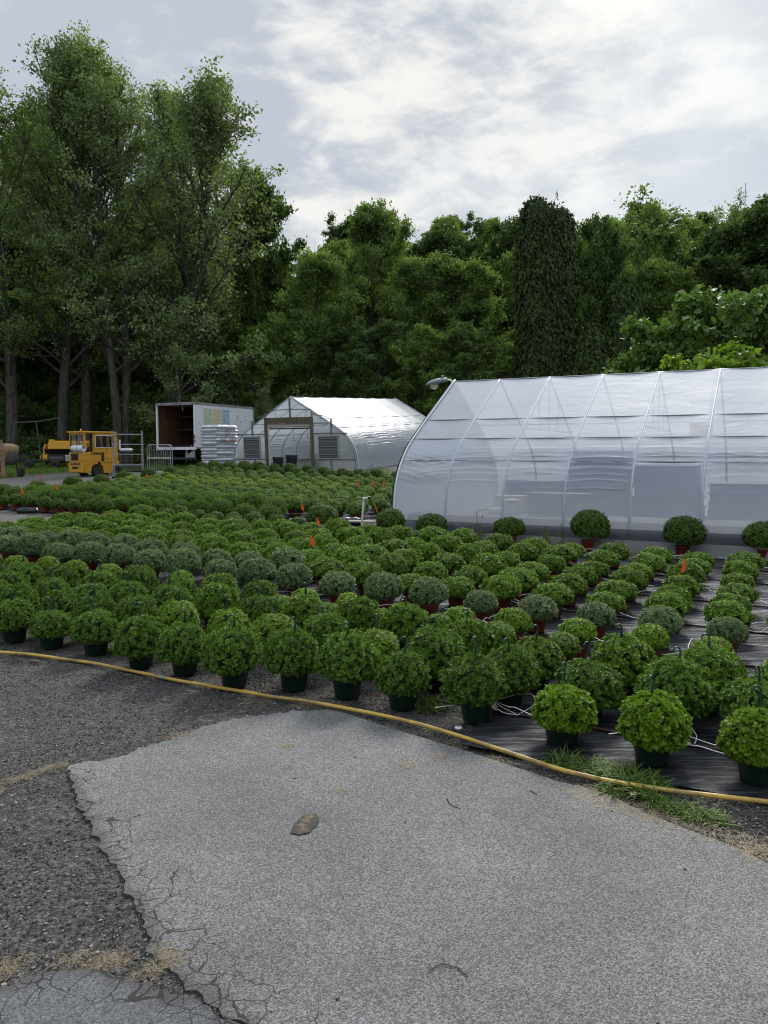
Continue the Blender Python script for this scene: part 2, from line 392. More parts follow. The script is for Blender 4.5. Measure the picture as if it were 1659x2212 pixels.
def groundmat():
    """dark compacted grit near the camera, pale gravel lane, grass and leaf litter under the trees."""
    m, nt, b = newmat('ground_grit'); tc = nn(nt, 'ShaderNodeTexCoord'); P = tc.outputs['Object']
    sep = nn(nt, 'ShaderNodeSeparateXYZ'); L(nt, P, sep.inputs[0])
    v1 = nn(nt, 'ShaderNodeTexVoronoi', i_Scale=75.0); v2 = nn(nt, 'ShaderNodeTexVoronoi', i_Scale=210.0)
    big = nn(nt, 'ShaderNodeTexNoise', i_Scale=0.9, i_Detail=5.0, i_Roughness=0.6); mid = nn(nt, 'ShaderNodeTexNoise', i_Scale=14.0, i_Detail=8.0, i_Roughness=0.7)
    for n in (v1, v2, big, mid): L(nt, P, n.inputs['Vector'])
    sv = nn(nt, 'ShaderNodeSeparateColor'); L(nt, v1.outputs['Color'], sv.inputs[0])
    sv2 = nn(nt, 'ShaderNodeSeparateColor'); L(nt, v2.outputs['Color'], sv2.inputs[0])
    st = mth(nt, 'POWER', sv.outputs[0], 2.2); st2 = mth(nt, 'POWER', sv2.outputs[0], 2.0)
    k = mth(nt, 'ADD', mth(nt, 'MULTIPLY', st, 0.6), mth(nt, 'MULTIPLY', st2, 0.5))
    dark = mixc(nt, k, (0.020, 0.0195, 0.019), (0.20, 0.192, 0.18))
    dark = mixc(nt, ramp(nt, mid.outputs[0], 0.45, 0.7), dark, (0.035, 0.030, 0.026))
    pale = mixc(nt, k, (0.06, 0.056, 0.052), (0.26, 0.245, 0.235))
    r = mth(nt, 'ADD', sep.outputs[1], mth(nt, 'MULTIPLY', big.outputs[0], 2.5))
    c = mixc(nt, ramp(nt, r, 12.0, 15.0), dark, pale)
    wn = nn(nt, 'ShaderNodeTexNoise', i_Scale=3.2, i_Detail=7.0, i_Roughness=0.65); L(nt, P, wn.inputs['Vector'])
    c = mixc(nt, mth(nt, 'MULTIPLY', ramp(nt, wn.outputs[0], 0.60, 0.70), 0.55), c, mixc(nt, k, (0.10, 0.098, 0.095), (0.30, 0.295, 0.285)))
    worn = ramp(nt, big.outputs[0], 0.50, 0.66)
    c = mixc(nt, mth(nt, 'MULTIPLY', worn, 0.35), c, mixc(nt, k, (0.07, 0.066, 0.062), (0.27, 0.26, 0.25)))
    # grass and leaf litter behind
    g = mixc(nt, mid.outputs[0], (0.020, 0.030, 0.008), (0.07, 0.10, 0.022))
    lit = mixc(nt, mid.outputs[0], (0.010, 0.009, 0.006), (0.035, 0.03, 0.018))
    gy = mth(nt, 'ADD', sep.outputs[1], mth(nt, 'MULTIPLY', sep.outputs[0], -0.35)); gy = mth(nt, 'ADD', gy, mth(nt, 'MULTIPLY', big.outputs[0], 4.0))
    c = mixc(nt, ramp(nt, gy, 39.0, 43.0), c, g)
    c = mixc(nt, ramp(nt, sep.outputs[1], 42.0, 50.0), c, lit)
    L(nt, c, b.inputs['Base Color']); b.inputs['Roughness'].default_value = 0.9; b.inputs['Specular IOR Level'].default_value = 0.3
    h = mth(nt, 'ADD', mth(nt, 'MULTIPLY', v1.outputs['Distance'], -1.0), mth(nt, 'MULTIPLY', mid.outputs[0], 0.8))
    bp = nn(nt, 'ShaderNodeBump', i_Strength=0.9, i_Distance=0.012); L(nt, h, bp.inputs['Height']); L(nt, bp.outputs[0], b.inputs['Normal'])
    return m


M['ground'] = groundmat()
def axis(*segs):
    out = []
    for a, b, st in segs: out += list(np.arange(a, b, st))
    return np.array(out + [segs[-1][1]])
gxs = axis((-400, -60, 34), (-60, -14, 2), (-14, 10, 0.4), (10, 60, 2.5), (60, 400, 34))
gys = axis((-60, -4, 8), (-4, 14, 0.3), (14, 60, 0.8), (60, 140, 4), (140, 600, 46))
def zground(x, y):
    z = zt(x, y)
    if y < 14 and abs(x) < 12: z += 0.012 * noise.noise(Vector((x * 1.3, y * 1.3, 0))) - 0.006
    return z
tag(put('ground', grid_mesh('ground', gxs, gys, zground, [M['ground']])), kind='structure')


# asphalt apron with its crumbling edge
def asphaltmat(name, lo, hi, crack=True):
    m, nt, b = newmat(name); tc = nn(nt, 'ShaderNodeTexCoord'); P = tc.outputs['Object']
    v1 = nn(nt, 'ShaderNodeTexVoronoi', i_Scale=175.0); v2 = nn(nt, 'ShaderNodeTexVoronoi', i_Scale=380.0)
    big = nn(nt, 'ShaderNodeTexNoise', i_Scale=0.8, i_Detail=6.0, i_Roughness=0.55)
    pits = nn(nt, 'ShaderNodeTexVoronoi', i_Scale=4.2); mid = nn(nt, 'ShaderNodeTexNoise', i_Scale=9.0, i_Detail=6.0)
    for n in (v1, v2, big, pits, mid): L(nt, P, n.inputs['Vector'])
    sv = nn(nt, 'ShaderNodeSeparateColor'); L(nt, v1.outputs['Color'], sv.inputs[0])
    sv2 = nn(nt, 'ShaderNodeSeparateColor'); L(nt, v2.outputs['Color'], sv2.inputs[0])
    k = mth(nt, 'ADD', mth(nt, 'MULTIPLY', mth(nt, 'POWER', sv.outputs[0], 1.6), 0.65), mth(nt, 'MULTIPLY', sv2.outputs[1], 0.35))
    c = mixc(nt, k, tuple(lo), tuple(hi))
    bk = mth(nt, 'MULTIPLY_ADD', ramp(nt, big.outputs[0], 0.3, 0.7), 0.34, 0.72); bk = mth(nt, 'MULTIPLY', bk, mth(nt, 'MULTIPLY_ADD', mid.outputs[0], 0.25, 0.875))
    vm = nn(nt, 'ShaderNodeVectorMath', operation='SCALE'); L(nt, c, vm.inputs[0]); L(nt, bk, vm.inputs[3]); c = vm.outputs[0]
    pit = ramp(nt, pits.outputs['Distance'], 0.018, 0.030)
    c = mixc(nt, pit, (0.03, 0.03, 0.03), c)
    sn = nn(nt, 'ShaderNodeTexNoise', i_Scale=1.7, i_Detail=10.0, i_Roughness=0.75); L(nt, P, sn.inputs['Vector'])
    c = mixc(nt, mth(nt, 'MULTIPLY', ramp(nt, sn.outputs[0], 0.56, 0.74), 0.5), c, (0.075, 0.068, 0.06))
    h = mth(nt, 'MULTIPLY', v1.outputs['Distance'], -0.6)
    if crack:
        at = nn(nt, 'ShaderNodeAttribute', attribute_name='edge'); e = at.outputs['Fac']
        dn = nn(nt, 'ShaderNodeTexNoise', i_Scale=7.0, i_Detail=5.0); L(nt, P, dn.inputs['Vector'])
        ad = nn(nt, 'ShaderNodeVectorMath', operation='MULTIPLY_ADD'); ad.inputs[1].default_value = (0.16, 0.16, 0); L(nt, dn.outputs['Color'], ad.inputs[0]); L(nt, P, ad.inputs[2])
        vc = nn(nt, 'ShaderNodeTexVoronoi', feature='DISTANCE_TO_EDGE', i_Scale=8.0); L(nt, ad.outputs[0], vc.inputs['Vector'])
        vd = nn(nt, 'ShaderNodeTexVoronoi', feature='DISTANCE_TO_EDGE', i_Scale=3.4); L(nt, ad.outputs[0], vd.inputs['Vector'])
        e1 = ramp(nt, e, 0.20, 0.03); e2 = ramp(nt, e, 0.38, 0.15)
        w1 = mth(nt, 'MULTIPLY', e1, 0.026); w2 = mth(nt, 'MULTIPLY', e2, 0.0065)
        c1 = mth(nt, 'LESS_THAN', vc.outputs['Distance'], w1); c2 = mth(nt, 'LESS_THAN', vd.outputs['Distance'], w2)
        cr = mth(nt, 'MAXIMUM', c1, c2)
        rim = mth(nt, 'MULTIPLY', ramp(nt, mth(nt, 'ADD', e, mth(nt, 'MULTIPLY', dn.outputs[0], 0.14)), 0.15, 0.06), 0.6); c = mixc(nt, rim, c, (0.05, 0.048, 0.045))
        c = mixc(nt, mth(nt, 'MULTIPLY', cr, 0.85), c, (0.018, 0.017, 0.016)); h = mth(nt, 'SUBTRACT', h, mth(nt, 'MULTIPLY', cr, 2.0))
    L(nt, c, b.inputs['Base Color']); b.inputs['Roughness'].default_value = 0.85; b.inputs['Specular IOR Level'].default_value = 0.35
    bp = nn(nt, 'ShaderNodeBump', i_Strength=0.6, i_Distance=0.006); L(nt, h, bp.inputs['Height']); L(nt, bp.outputs[0], b.inputs['Normal'])
    return m


def dense(pts, step, jit):
    out = []
    for i in range(len(pts) - 1):
        a, b = Vector(pts[i]), Vector(pts[i + 1]); n = max(1, int((b - a).length / step)); nrm_ = Vector((-(b - a).y, (b - a).x)).normalized()
        for k in range(n):
            p = a.lerp(b, k / n)
            out.append(p + nrm_ * (noise.noise(Vector((p.x * 5, p.y * 5, 3))) * jit * 0.8 + noise.noise(Vector((p.x * 24, p.y * 24, 7))) * jit * 0.9 + rnd.uniform(-.4, .4) * jit * 0.7))
    return out


def slab(name, rough, clean, mat, zoff, thick, cell=0.12, cfrom=0.0):
    """rough: crumbling part of the outline; clean: the rest. A thin slab with real edges."""
    r = dense(rough, 0.03, 0.035); poly = r + [Vector(p) for p in clean]
    n = len(poly); xs = [p.x for p in poly]; ys = [p.y for p in poly]
    def inside(x, y):
        c = False; j = n - 1
        for i in range(n):
            if (poly[i].y > y) != (poly[j].y > y) and x < (poly[j].x - poly[i].x) * (y - poly[i].y) / (poly[j].y - poly[i].y) + poly[i].x: c = not c
            j = i
        return c
    R = np.array([(p.x, p.y) for p in r]); RC = R[int(len(R) * cfrom):]
    pts = list(poly)
    y = min(ys)
    while y < max(ys):
        x = min(xs)
        while x < max(xs):
            if inside(x, y):
                if np.min(np.hypot(R[:, 0] - x, R[:, 1] - y)) > cell * 0.4: pts.append(Vector((x + rnd.uniform(-.01, .01), y + rnd.uniform(-.01, .01))))
            x += cell
        y += cell
    res = delaunay_2d_cdt(pts, [], [list(range(n))], 1, 1e-5)
    V2, F = res[0], res[2]
    V = [(p.x, p.y, zt(p.x, p.y) + zoff + 0.004 * noise.noise(Vector((p.x, p.y, 9)))) for p in V2]
    e = [float(np.min(np.hypot(RC[:, 0] - p.x, RC[:, 1] - p.y))) for p in V2]
    edge = {}
    for f in F:
        for i in range(len(f)):
            a, b = f[i], f[(i + 1) % len(f)]; k = (min(a, b), max(a, b)); edge.setdefault(k, []).append((a, b))
    fs = [tuple(f) for f in F]; o = len(V); V += [(p[0], p[1], p[2] - thick) for p in V]; e += e
    for k, l in edge.items():
        if len(l) == 1: a, b = l[0]; fs.append((b, a, a + o, b + o))
    me = bpy.data.meshes.new(name); me.from_pydata(V, [], fs); at = me.attributes.new('edge', 'FLOAT', 'POINT'); at.data.foreach_set('value', e)
    me.materials.append(mat); me.update(); return tag(put(name, me), kind='structure')


def GP(px, py): x, y, z = G(px, py); return (x, y)
left_edge = [GP(*p) for p in [(730, 1536), (640, 1539), (560, 1546), (480, 1560), (400, 1588), (330, 1610), (250, 1638), (147, 1655), (152, 1700), (182, 1762), (218, 1822), (262, 1892), (298, 1970), (332, 2040), (372, 2100), (418, 2150), (470, 2186), (560, 2215)]]
le0 = left_edge[-1]
right_edge = [GP(*p) for p in [(1659, 1870), (1600, 1838), (1520, 1808), (1400, 1762), (1310, 1718), (1200, 1690), (1000, 1622), (850, 1578)]]
slab('asphalt_apron', left_edge, [(le0[0] + 0.5, 1.6), (le0[0] + 0.9, -1.5), (4.5, -1.5), (4.5, right_edge[0][1] - 0.7)] + right_edge, asphaltmat('asphalt', (0.032, 0.033, 0.034), (0.355, 0.353, 0.350)), 0.008, 0.05, cfrom=0.47)
low = [GP(*p) for p in [(-60, 2150), (20, 2140), (80, 2112), (170, 2102), (250, 2112), (340, 2138), (420, 2172), (480, 2200), (560, 2240)]]
slab('asphalt_patch', low, [(low[-1][0] + 0.1, 1.2), (-3.2, 1.2)], asphaltmat('dark_asphalt', (0.045, 0.047, 0.052), (0.24, 0.245, 0.26)), 0.012, 0.04, 0.1)


# woven black ground cloth
def clothmat():
    m, nt, b = newmat('weed_cloth'); tc = nn(nt, 'ShaderNodeTexCoord'); P = tc.outputs['Object']
    mp = nn(nt, 'ShaderNodeMapping'); mp.inputs['Rotation'].default_value = (0, 0, ROT); L(nt, P, mp.inputs[0])
    w1 = nn(nt, 'ShaderNodeTexWave', bands_direction='X', i_Scale=55.0); w2 = nn(nt, 'ShaderNodeTexWave', bands_direction='Y', i_Scale=55.0)
    L(nt, mp.outputs[0], w1.inputs['Vector']); L(nt, mp.outputs[0], w2.inputs['Vector'])
    mp2 = nn(nt, 'ShaderNodeMapping'); mp2.inputs['Rotation'].default_value = (0, 0, ROT); mp2.inputs['Scale'].default_value = (1.6, 16, 1); L(nt, P, mp2.inputs[0])
    n = nn(nt, 'ShaderNodeTexNoise', i_Scale=1.6, i_Detail=8.0, i_Roughness=0.7); L(nt, mp2.outputs[0], n.inputs['Vector'])
    n2 = nn(nt, 'ShaderNodeTexNoise', i_Scale=2.5, i_Detail=8.0, i_Roughness=0.7); L(nt, P, n2.inputs['Vector'])
    c = mixc(nt, ramp(nt, n2.outputs[0], 0.4, 0.75), (0.012, 0.012, 0.014), (0.034, 0.034, 0.037)); L(nt, c, b.inputs['Base Color'])
    L(nt, mth(nt, 'MULTIPLY_ADD', n.outputs[0], 0.45, 0.22), b.inputs['Roughness']); b.inputs['Specular IOR Level'].default_value = 0.14
    h = mth(nt, 'ADD', mth(nt, 'MULTIPLY', mth(nt, 'ADD', w1.outputs[0], w2.outputs[0]), 0.04), n.outputs[0])
    bp = nn(nt, 'ShaderNodeBump', i_Strength=0.9, i_Distance=0.02); L(nt, h, bp.inputs['Height'])
    d = nn(nt, 'ShaderNodeBsdfDiffuse'); L(nt, c, d.inputs[0]); L(nt, bp.outputs[0], d.inputs['Normal'])
    g = nn(nt, 'ShaderNodeBsdfGlossy'); g.inputs['Roughness'].default_value = 0.34; g.inputs[0].default_value = (0.85, 0.88, 0.95, 1); L(nt, bp.outputs[0], g.inputs['Normal'])
    mx = nn(nt, 'ShaderNodeMixShader'); L(nt, mth(nt, 'MULTIPLY_ADD', ramp(nt, n.outputs[0], 0.40, 0.72), 0.16, 0.03), mx.inputs[0]); L(nt, d.outputs[0], mx.inputs[1]); L(nt, g.outputs[0], mx.inputs[2]); L(nt, mx.outputs[0], nt.nodes['Material Output'].inputs[0]); nt.nodes.remove(b)
    return m
M['cloth'] = clothmat()
def cloth_sheet(u0, u1, v0, v1, su, sv, zo):
    us = np.arange(u0, u1 + su / 2, su); vs = np.arange(v0, v1 + sv / 2, sv)
    V = []
    for v in vs:
        for u in us:
            x, y = UVxy(u, v); w = noise.noise(Vector((u * 0.8, v * 4.5, 1.3))) * 0.008 + noise.noise(Vector((u * 2.1, v * 9, 4.3))) * 0.004
            V.append((x, y, zt(x, y) + zo + w))
    nx = len(us); i = (np.arange(len(vs) - 1)[:, None] * nx + np.arange(nx - 1)[None]).ravel()
    return arr_mesh('weed_cloth', np.array(V), np.stack([i, i + 1, i + nx + 1, i + nx], 1), [M['cloth']], smooth=True)
tag(put('weed_cloth', cloth_sheet(-1.85, 3.5, 4.62, 13.3, 0.08, 0.05, 0.026)), kind='structure')
tag(put('weed_cloth.001', cloth_sheet(-12.9, -1.83, 6.9, 12.55, 0.12, 0.10, 0.020)), kind='structure')
tag(put('weed_cloth.002', cloth_sheet(-20.6, -7.05, 12.75, 24.6, 0.3, 0.2, 0.018)), kind='structure')
#@@PLANTS

# ------------------------------------------------------------------ plants in pots
def halfleaf(right, tipz=-0.15, fold=0.35, droop=0.22):
    V = [(0, 0, 0), (1, 0, tipz)]
    for x, y in right: V.append((x, y, fold * y * 0.6 - droop * x * x))
    for x, y in right: V.append((x, -y, fold * y * 0.6 - droop * x * x))
    k = len(right)
    return np.array(V, float), np.array([[0] + list(range(2, 2 + k)) + [1], [1] + list(range(1 + 2 * k, 1 + k, -1)) + [0]])
T_LOBE = halfleaf([(0.16, 0.07), (0.27, 0.34), (0.45, 0.20), (0.62, 0.36), (0.78, 0.13)])
T_WIDE = halfleaf([(0.10, 0.12), (0.28, 0.40), (0.44, 0.26), (0.66, 0.42), (0.84, 0.17)])
T_STAR = halfleaf([(0.22, 0.05), (0.30, 0.34), (0.50, 0.13), (0.66, 0.32), (0.76, 0.09)])
T_LANCE = halfleaf([(0.25, 0.09), (0.50, 0.20), (0.60, 0.12), (0.80, 0.12)])
T_FINE = halfleaf([(0.3, 0.20), (0.6, 0.24), (0.75, 0.14)])


def mum_mesh(name, mat, R, hT, hB, zc, tips, k, ll, T, seed, lump=0.06, spread=(0.7, 1.25), fluff=0.03, cut=-0.72):
    rg = np.random.RandomState(seed)
    i = np.arange(tips) + 0.5
    cz = 1 - i / tips * (1 - cut); ph = i * 2.399963 + rg.rand(tips) * 0.5
    sr = np.sqrt(np.clip(1 - cz ** 2, 0, 1)); d = np.stack([sr * np.cos(ph), sr * np.sin(ph), cz], 1)
    lm = np.array([nz3(p, 2.3, seed * 1.7) for p in d]) * lump * 1.6 + np.array([nz3(p, 6.0, seed * 2.7) for p in d]) * lump
    h = np.where(cz > 0, hT, hB)
    sup = (np.abs(sr) ** 2.5 + np.abs(cz) ** 2.5) ** (-1 / 2.5)          # a little boxier than an ellipsoid
    rad = (1 + lm + rg.randn(tips) * fluff) * (0.55 + 0.45 * sup)
    P = np.stack([d[:, 0] * R * rad, d[:, 1] * R * rad, zc + d[:, 2] * h * rad], 1)
    N = norm(np.stack([d[:, 0] / R, d[:, 1] / R, d[:, 2] / h], 1))
    N = norm(N + np.array([0, 0, 0.35]) + rg.randn(tips, 3) * 0.12)
    PP, DD, NN, SZ = [], [], [], []
    for lay, (inn, kk, scl) in enumerate(((0.0, k, 1.0), (0.5, max(3, k - 2), 1.15))):
        for j in range(kk):
            a = 2 * math.pi * (j + rg.rand(tips) * 0.6) / kk + lay
            t1 = norm(np.cross(N, np.array([0.3, 0.5, 0.8]))); t2 = np.cross(N, t1)
            tg = t1 * np.cos(a)[:, None] + t2 * np.sin(a)[:, None]
            al = spread[0] + rg.rand(tips) * (spread[1] - spread[0]) + lay * 0.15
            D = N * np.cos(al)[:, None] + tg * np.sin(al)[:, None]; D[:, 2] -= 0.12 + 0.25 * (N[:, 2] < 0.1)
            PP.append(P - N * ll * (0.25 + inn * 1.2) + tg * ll * 0.05); DD.append(D)
            NN.append(N * np.sin(al)[:, None] - tg * np.cos(al)[:, None] + N * 0.2); SZ.append(ll * scl * (0.7 + 0.55 * rg.rand(tips)))
    P_, D_, N_, S_ = np.concatenate(PP), np.concatenate(DD), np.concatenate(NN), np.concatenate(SZ)
    V, F = leaves(P_, D_, N_, S_, *T)
    # solid core whose dark colour stands in for the shade among the stems
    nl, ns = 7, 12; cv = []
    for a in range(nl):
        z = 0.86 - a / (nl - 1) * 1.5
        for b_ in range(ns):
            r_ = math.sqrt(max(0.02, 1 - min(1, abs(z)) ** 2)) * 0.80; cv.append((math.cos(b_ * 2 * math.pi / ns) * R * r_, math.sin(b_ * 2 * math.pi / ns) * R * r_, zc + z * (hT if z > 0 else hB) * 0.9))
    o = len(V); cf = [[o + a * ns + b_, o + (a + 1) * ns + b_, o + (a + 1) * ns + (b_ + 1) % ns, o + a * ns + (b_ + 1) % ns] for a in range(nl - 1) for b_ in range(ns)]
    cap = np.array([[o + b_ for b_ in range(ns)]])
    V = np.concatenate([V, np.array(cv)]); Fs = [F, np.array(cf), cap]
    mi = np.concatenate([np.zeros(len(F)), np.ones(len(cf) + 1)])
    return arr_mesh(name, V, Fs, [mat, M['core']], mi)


MUM = {}
def mums(key, n, *a, **kw): MUM[key] = [mum_mesh('foliage', *a, seed=hash_(key) + i * 13, **kw) for i in range(n)]
def hash_(s): return sum(ord(c) * (i + 3) for i, c in enumerate(s)) % 9999
#            mat                R     hT    hB    zc   tips k  ll
mums('hang_bright', 3, M['mum_bright'], 0.205, 0.215, 0.085, 0.215, 430, 7, 0.033, T_STAR, lump=0.08, spread=(0.35, 1.0), cut=-0.8)
mums('hang_mid', 3, M['mum_mid'], 0.228, 0.235, 0.10, 0.225, 620, 6, 0.028, T_STAR, lump=0.09, spread=(0.3, 0.95), cut=-0.8)
mums('hang_jag', 2, M['mum_jag'], 0.230, 0.24, 0.10, 0.225, 420, 6, 0.036, T_STAR, lump=0.09, spread=(0.4, 1.05), cut=-0.8)
mums('hang_fluff', 3, M['mum_mid'], 0.205, 0.22, 0.10, 0.225, 620, 6, 0.027, T_STAR, lump=0.11, fluff=0.07, spread=(0.25, 0.9), cut=-0.8)
mums('hang_grey', 2, M['mum_mid'], 0.20, 0.215, 0.10, 0.225, 620, 6, 0.025, T_STAR, lump=0.11, fluff=0.06, spread=(0.25, 0.9), cut=-0.8)
mums('hang_lime', 2, M['mum_bright'], 0.215, 0.225, 0.10, 0.225, 640, 6, 0.024, T_STAR, lump=0.04, cut=-0.8)
mums('small_bright', 3, M['mum_bright'], 0.142, 0.125, 0.07, 0.215, 300, 6, 0.024, T_STAR, lump=0.05)
mums('small_mid', 2, M['mum_jag'], 0.150, 0.14, 0.08, 0.22, 340, 6, 0.022, T_STAR, lump=0.05)
mums('grey', 4, M['mum_blue'], 0.205, 0.175, 0.10, 0.25, 380, 6, 0.032, T_LANCE, lump=0.06, spread=(0.5, 1.1))
mums('jag', 5, M['mum_jag'], 0.225, 0.16, 0.09, 0.235, 300, 6, 0.036, T_STAR, lump=0.13, spread=(0.5, 1.15))
mums('ball', 3, M['mum_dark'], 0.29, 0.25, 0.17, 0.34, 620, 5, 0.034, T_STAR, lump=0.05)
mums('dark', 3, M['mum_dark'], 0.195, 0.17, 0.11, 0.24, 300, 5, 0.032, T_FINE, lump=0.07)
mums('fluff', 3, M['mum_mid'], 0.27, 0.22, 0.16, 0.29, 620, 5, 0.030, T_LANCE, lump=0.11, fluff=0.09, spread=(0.2, 0.9))
mums('far_lime', 2, M['mum_lime'], 0.215, 0.17, 0.11, 0.25, 240, 4, 0.034, T_FINE, lump=0.05)
mums('far_mid', 3, M['mum_jag'], 0.225, 0.18, 0.12, 0.25, 260, 4, 0.036, T_FINE, lump=0.07)
mums('far_dark', 3, M['mum_mid'], 0.225, 0.19, 0.13, 0.26, 260, 4, 0.036, T_FINE, lump=0.06)

def potmesh(name, h, rt, rb, mat):
    b = MB(); b.lathe([(0.001, 0.0), (rb * 0.94, 0.0), (rb, 0.008), (rt * 0.955, h - 0.028), (rt, h - 0.026), (rt * 1.015, h - 0.004), (rt, h), (rt * 0.93, h - 0.002), (rt * 0.90, h - 0.035), (0.001, h - 0.035)], 28)
    me = b.mesh(name); me.materials.append(mat); return me
POT_R = potmesh('pot', 0.175, 0.118, 0.088, M['redpot'])
POT_G = potmesh('pot', 0.19, 0.126, 0.098, M['greenpot'])
b = MB()
b.bar((0, 0, 0), (0, 0, 0.045), 0.018, 0.007); b.add([(-0.014, -0.004, 0.0), (0.014, -0.004, 0.0), (0.014, 0.004, 0.0), (-0.014, 0.004, 0.0), (-0.005, -0.003, 0.06), (0.005, -0.003, 0.06), (0.005, 0.003, 0.06), (-0.005, 0.003, 0.06)], [(0, 1, 5, 4), (1, 2, 6, 5), (2, 3, 7, 6), (3, 0, 4, 7)])
b.tube([(0.004 + 0.0 * t, 0, 0.045 + 0.012 * t) for t in range(3)] + [(-0.022 + 0.027 * math.cos(a), 0, 0.08 + 0.03 * math.sin(a)) for a in [math.radians(q) for q in range(-5, 200, 18)]], [0.006] * 3 + [0.0062] * 10 + [0.005, 0.004], 7)
HOOK = b.mesh('hook'); HOOK.materials.append(M['hook'])
b = MB(); b.tube([(0.006, 0, 0.0), (0.02, 0, -0.06), (0.11, 0, -0.22), (0.125, 0, -0.31)], 0.0018, 4)
HWIRE = b.mesh('wire'); HWIRE.materials.append(M['wire'])

placed = []
def add_mum(u=None, v=None, xy=None, key='jag', pot=POT_R, s=1.0, name='potted_mum', label='', group='', hook=False, lift=0.026, rz=None):
    x, y = xy if xy else UVxy(u, v)
    r = empty(name, (x, y, zt(x, y) + lift), rnd.uniform(0, 6.28) if rz is None else rz)
    tag(r, label, 'potted plant', group)
    p = put('pot', pot, r); p.rotation_euler[2] = rnd.uniform(0, 6)
    f = put('foliage', rnd.choice(MUM[key]), r); q = s * rnd.uniform(0.90, 1.09)
    f.scale = (q * rnd.uniform(0.95, 1.06), q * rnd.uniform(0.95, 1.06), q * rnd.uniform(0.90, 1.08)); f.rotation_euler = (rnd.uniform(-.08, .08), rnd.uniform(-.08, .08), rnd.uniform(0, 6.28))
    if hook:
        hk = put('hook', HOOK, r, (rnd.uniform(-.02, .02), rnd.uniform(-.02, .02), 0.435 * q + rnd.uniform(0, .03))); hk.rotation_euler = (rnd.uniform(-.15, .15), rnd.uniform(-.2, .2), hook + rnd.uniform(-.5, .5) - r.rotation_euler[2]); hk.scale = (1.05, 1.05, 1.05)
        for j in range(3):
            w = put('wire', HWIRE, hk); w.rotation_euler[2] = j * 2.094
    placed.append(r); return r


BASKETS = 'hanging basket mums in dark green pots'
# front row, right to left: seen position of each pot's foot
front = [(1635, 1712, 'hang_bright', 'bright green', 1.0), (1407, 1668, 'hang_bright', 'bright yellow-green', 1.0), (1213, 1624, 'hang_bright', 'vivid green', 1.0), (1028, 1572, 'hang_grey', 'loose grey-green', 0.98),
         (870, 1540, 'hang_fluff', 'shaggy dark green', 1.0), (750, 1516, 'hang_fluff', 'shaggy green', 1.0), (636, 1498, 'hang_grey', 'loose grey-green', 1.0), (507, 1491, 'hang_fluff', 'shaggy green', 1.04), (400, 1464, 'hang_grey', 'loose grey-green', 0.98),
         (305, 1448, 'hang_fluff', 'thin loose dark green', 0.95), (208, 1420, 'hang_mid', 'dense mid-green', 0.86), (113, 1405, 'hang_mid', 'dense mid-green', 0.84), (33, 1392, 'hang_mid', 'dense mid-green', 0.84), (-50, 1378, 'hang_mid', 'dense mid-green', 0.9)]
for i, (px, py, key, col, s) in enumerate(front):
    x, y, _ = G(px, py); x += x / y * 0.1; y += 0.1
    add_mum(xy=(x, y), key=key, pot=POT_G, s=s, hook=0.4, name='hanging_basket', group=BASKETS, lift=0.028 if px > 1000 else 0.006,
            label=f'{col} mum in green pot, {ORD[i]} from the right, front row')
row2 = [(1640, 1530, 'hang_mid'), (1460, 1506, 'hang_mid'), (1270, 1480, 'hang_mid'), (1099, 1456, 'hang_mid'), (936, 1422, 'hang_mid'), (812, 1390, 'hang_lime'), (700, 1378, 'hang_mid'), (594, 1364, 'hang_lime'), (490, 1355, 'hang_lime'), (389, 1338, 'hang_lime'), (292, 1334, 'hang_grey'), (205, 1322, 'hang_grey'), (125, 1313, 'hang_grey'), (40, 1302, 'hang_grey'), (-30, 1290, 'hang_mid')]
NM = {'hang_mid': 'dense mid-green', 'hang_lime': 'fine-leaved lime-green', 'hang_grey': 'grey-green', 'hang_jag': 'jagged bright green', 'hang_fluff': 'shaggy'}
for i, (px, py, key) in enumerate(row2):
    x, y, _ = G(px, py, 0.27)
    add_mum(xy=(x, y), key=key, pot=POT_G, hook=0.4, name='hanging_basket', group=BASKETS, s=0.97 if i > 4 else 1.0, label=f'{NM[key]} hanging mum, {ORD[i]} from the right in the second row')
row3 = [(1700, 1478, 'hang_jag'), (1525, 1468, 'hang_jag'), (1343, 1440, 'hang_jag'), (1160, 1420, 'hang_jag'), (1010, 1384, 'hang_jag'), (872, 1358, 'hang_jag'), (772, 1334, 'hang_jag'), (656, 1327, 'hang_jag'), (560, 1318, 'hang_mid'), (464, 1312, 'hang_jag'), (365, 1303, 'hang_mid'), (280, 1293, 'hang_mid'), (195, 1286, 'hang_mid'), (110, 1278, 'hang_mid'), (20, 1270, 'hang_mid')]
for i, (px, py, key) in enumerate(row3):
    x, y, _ = G(px, py, 0.27)
    add_mum(xy=(x, y), key=key, pot=POT_G, hook=0.4, name='hanging_basket', group=BASKETS, s=0.95, label=f'{NM[key]} hanging mum, {ORD[i]} from the right in the third row')

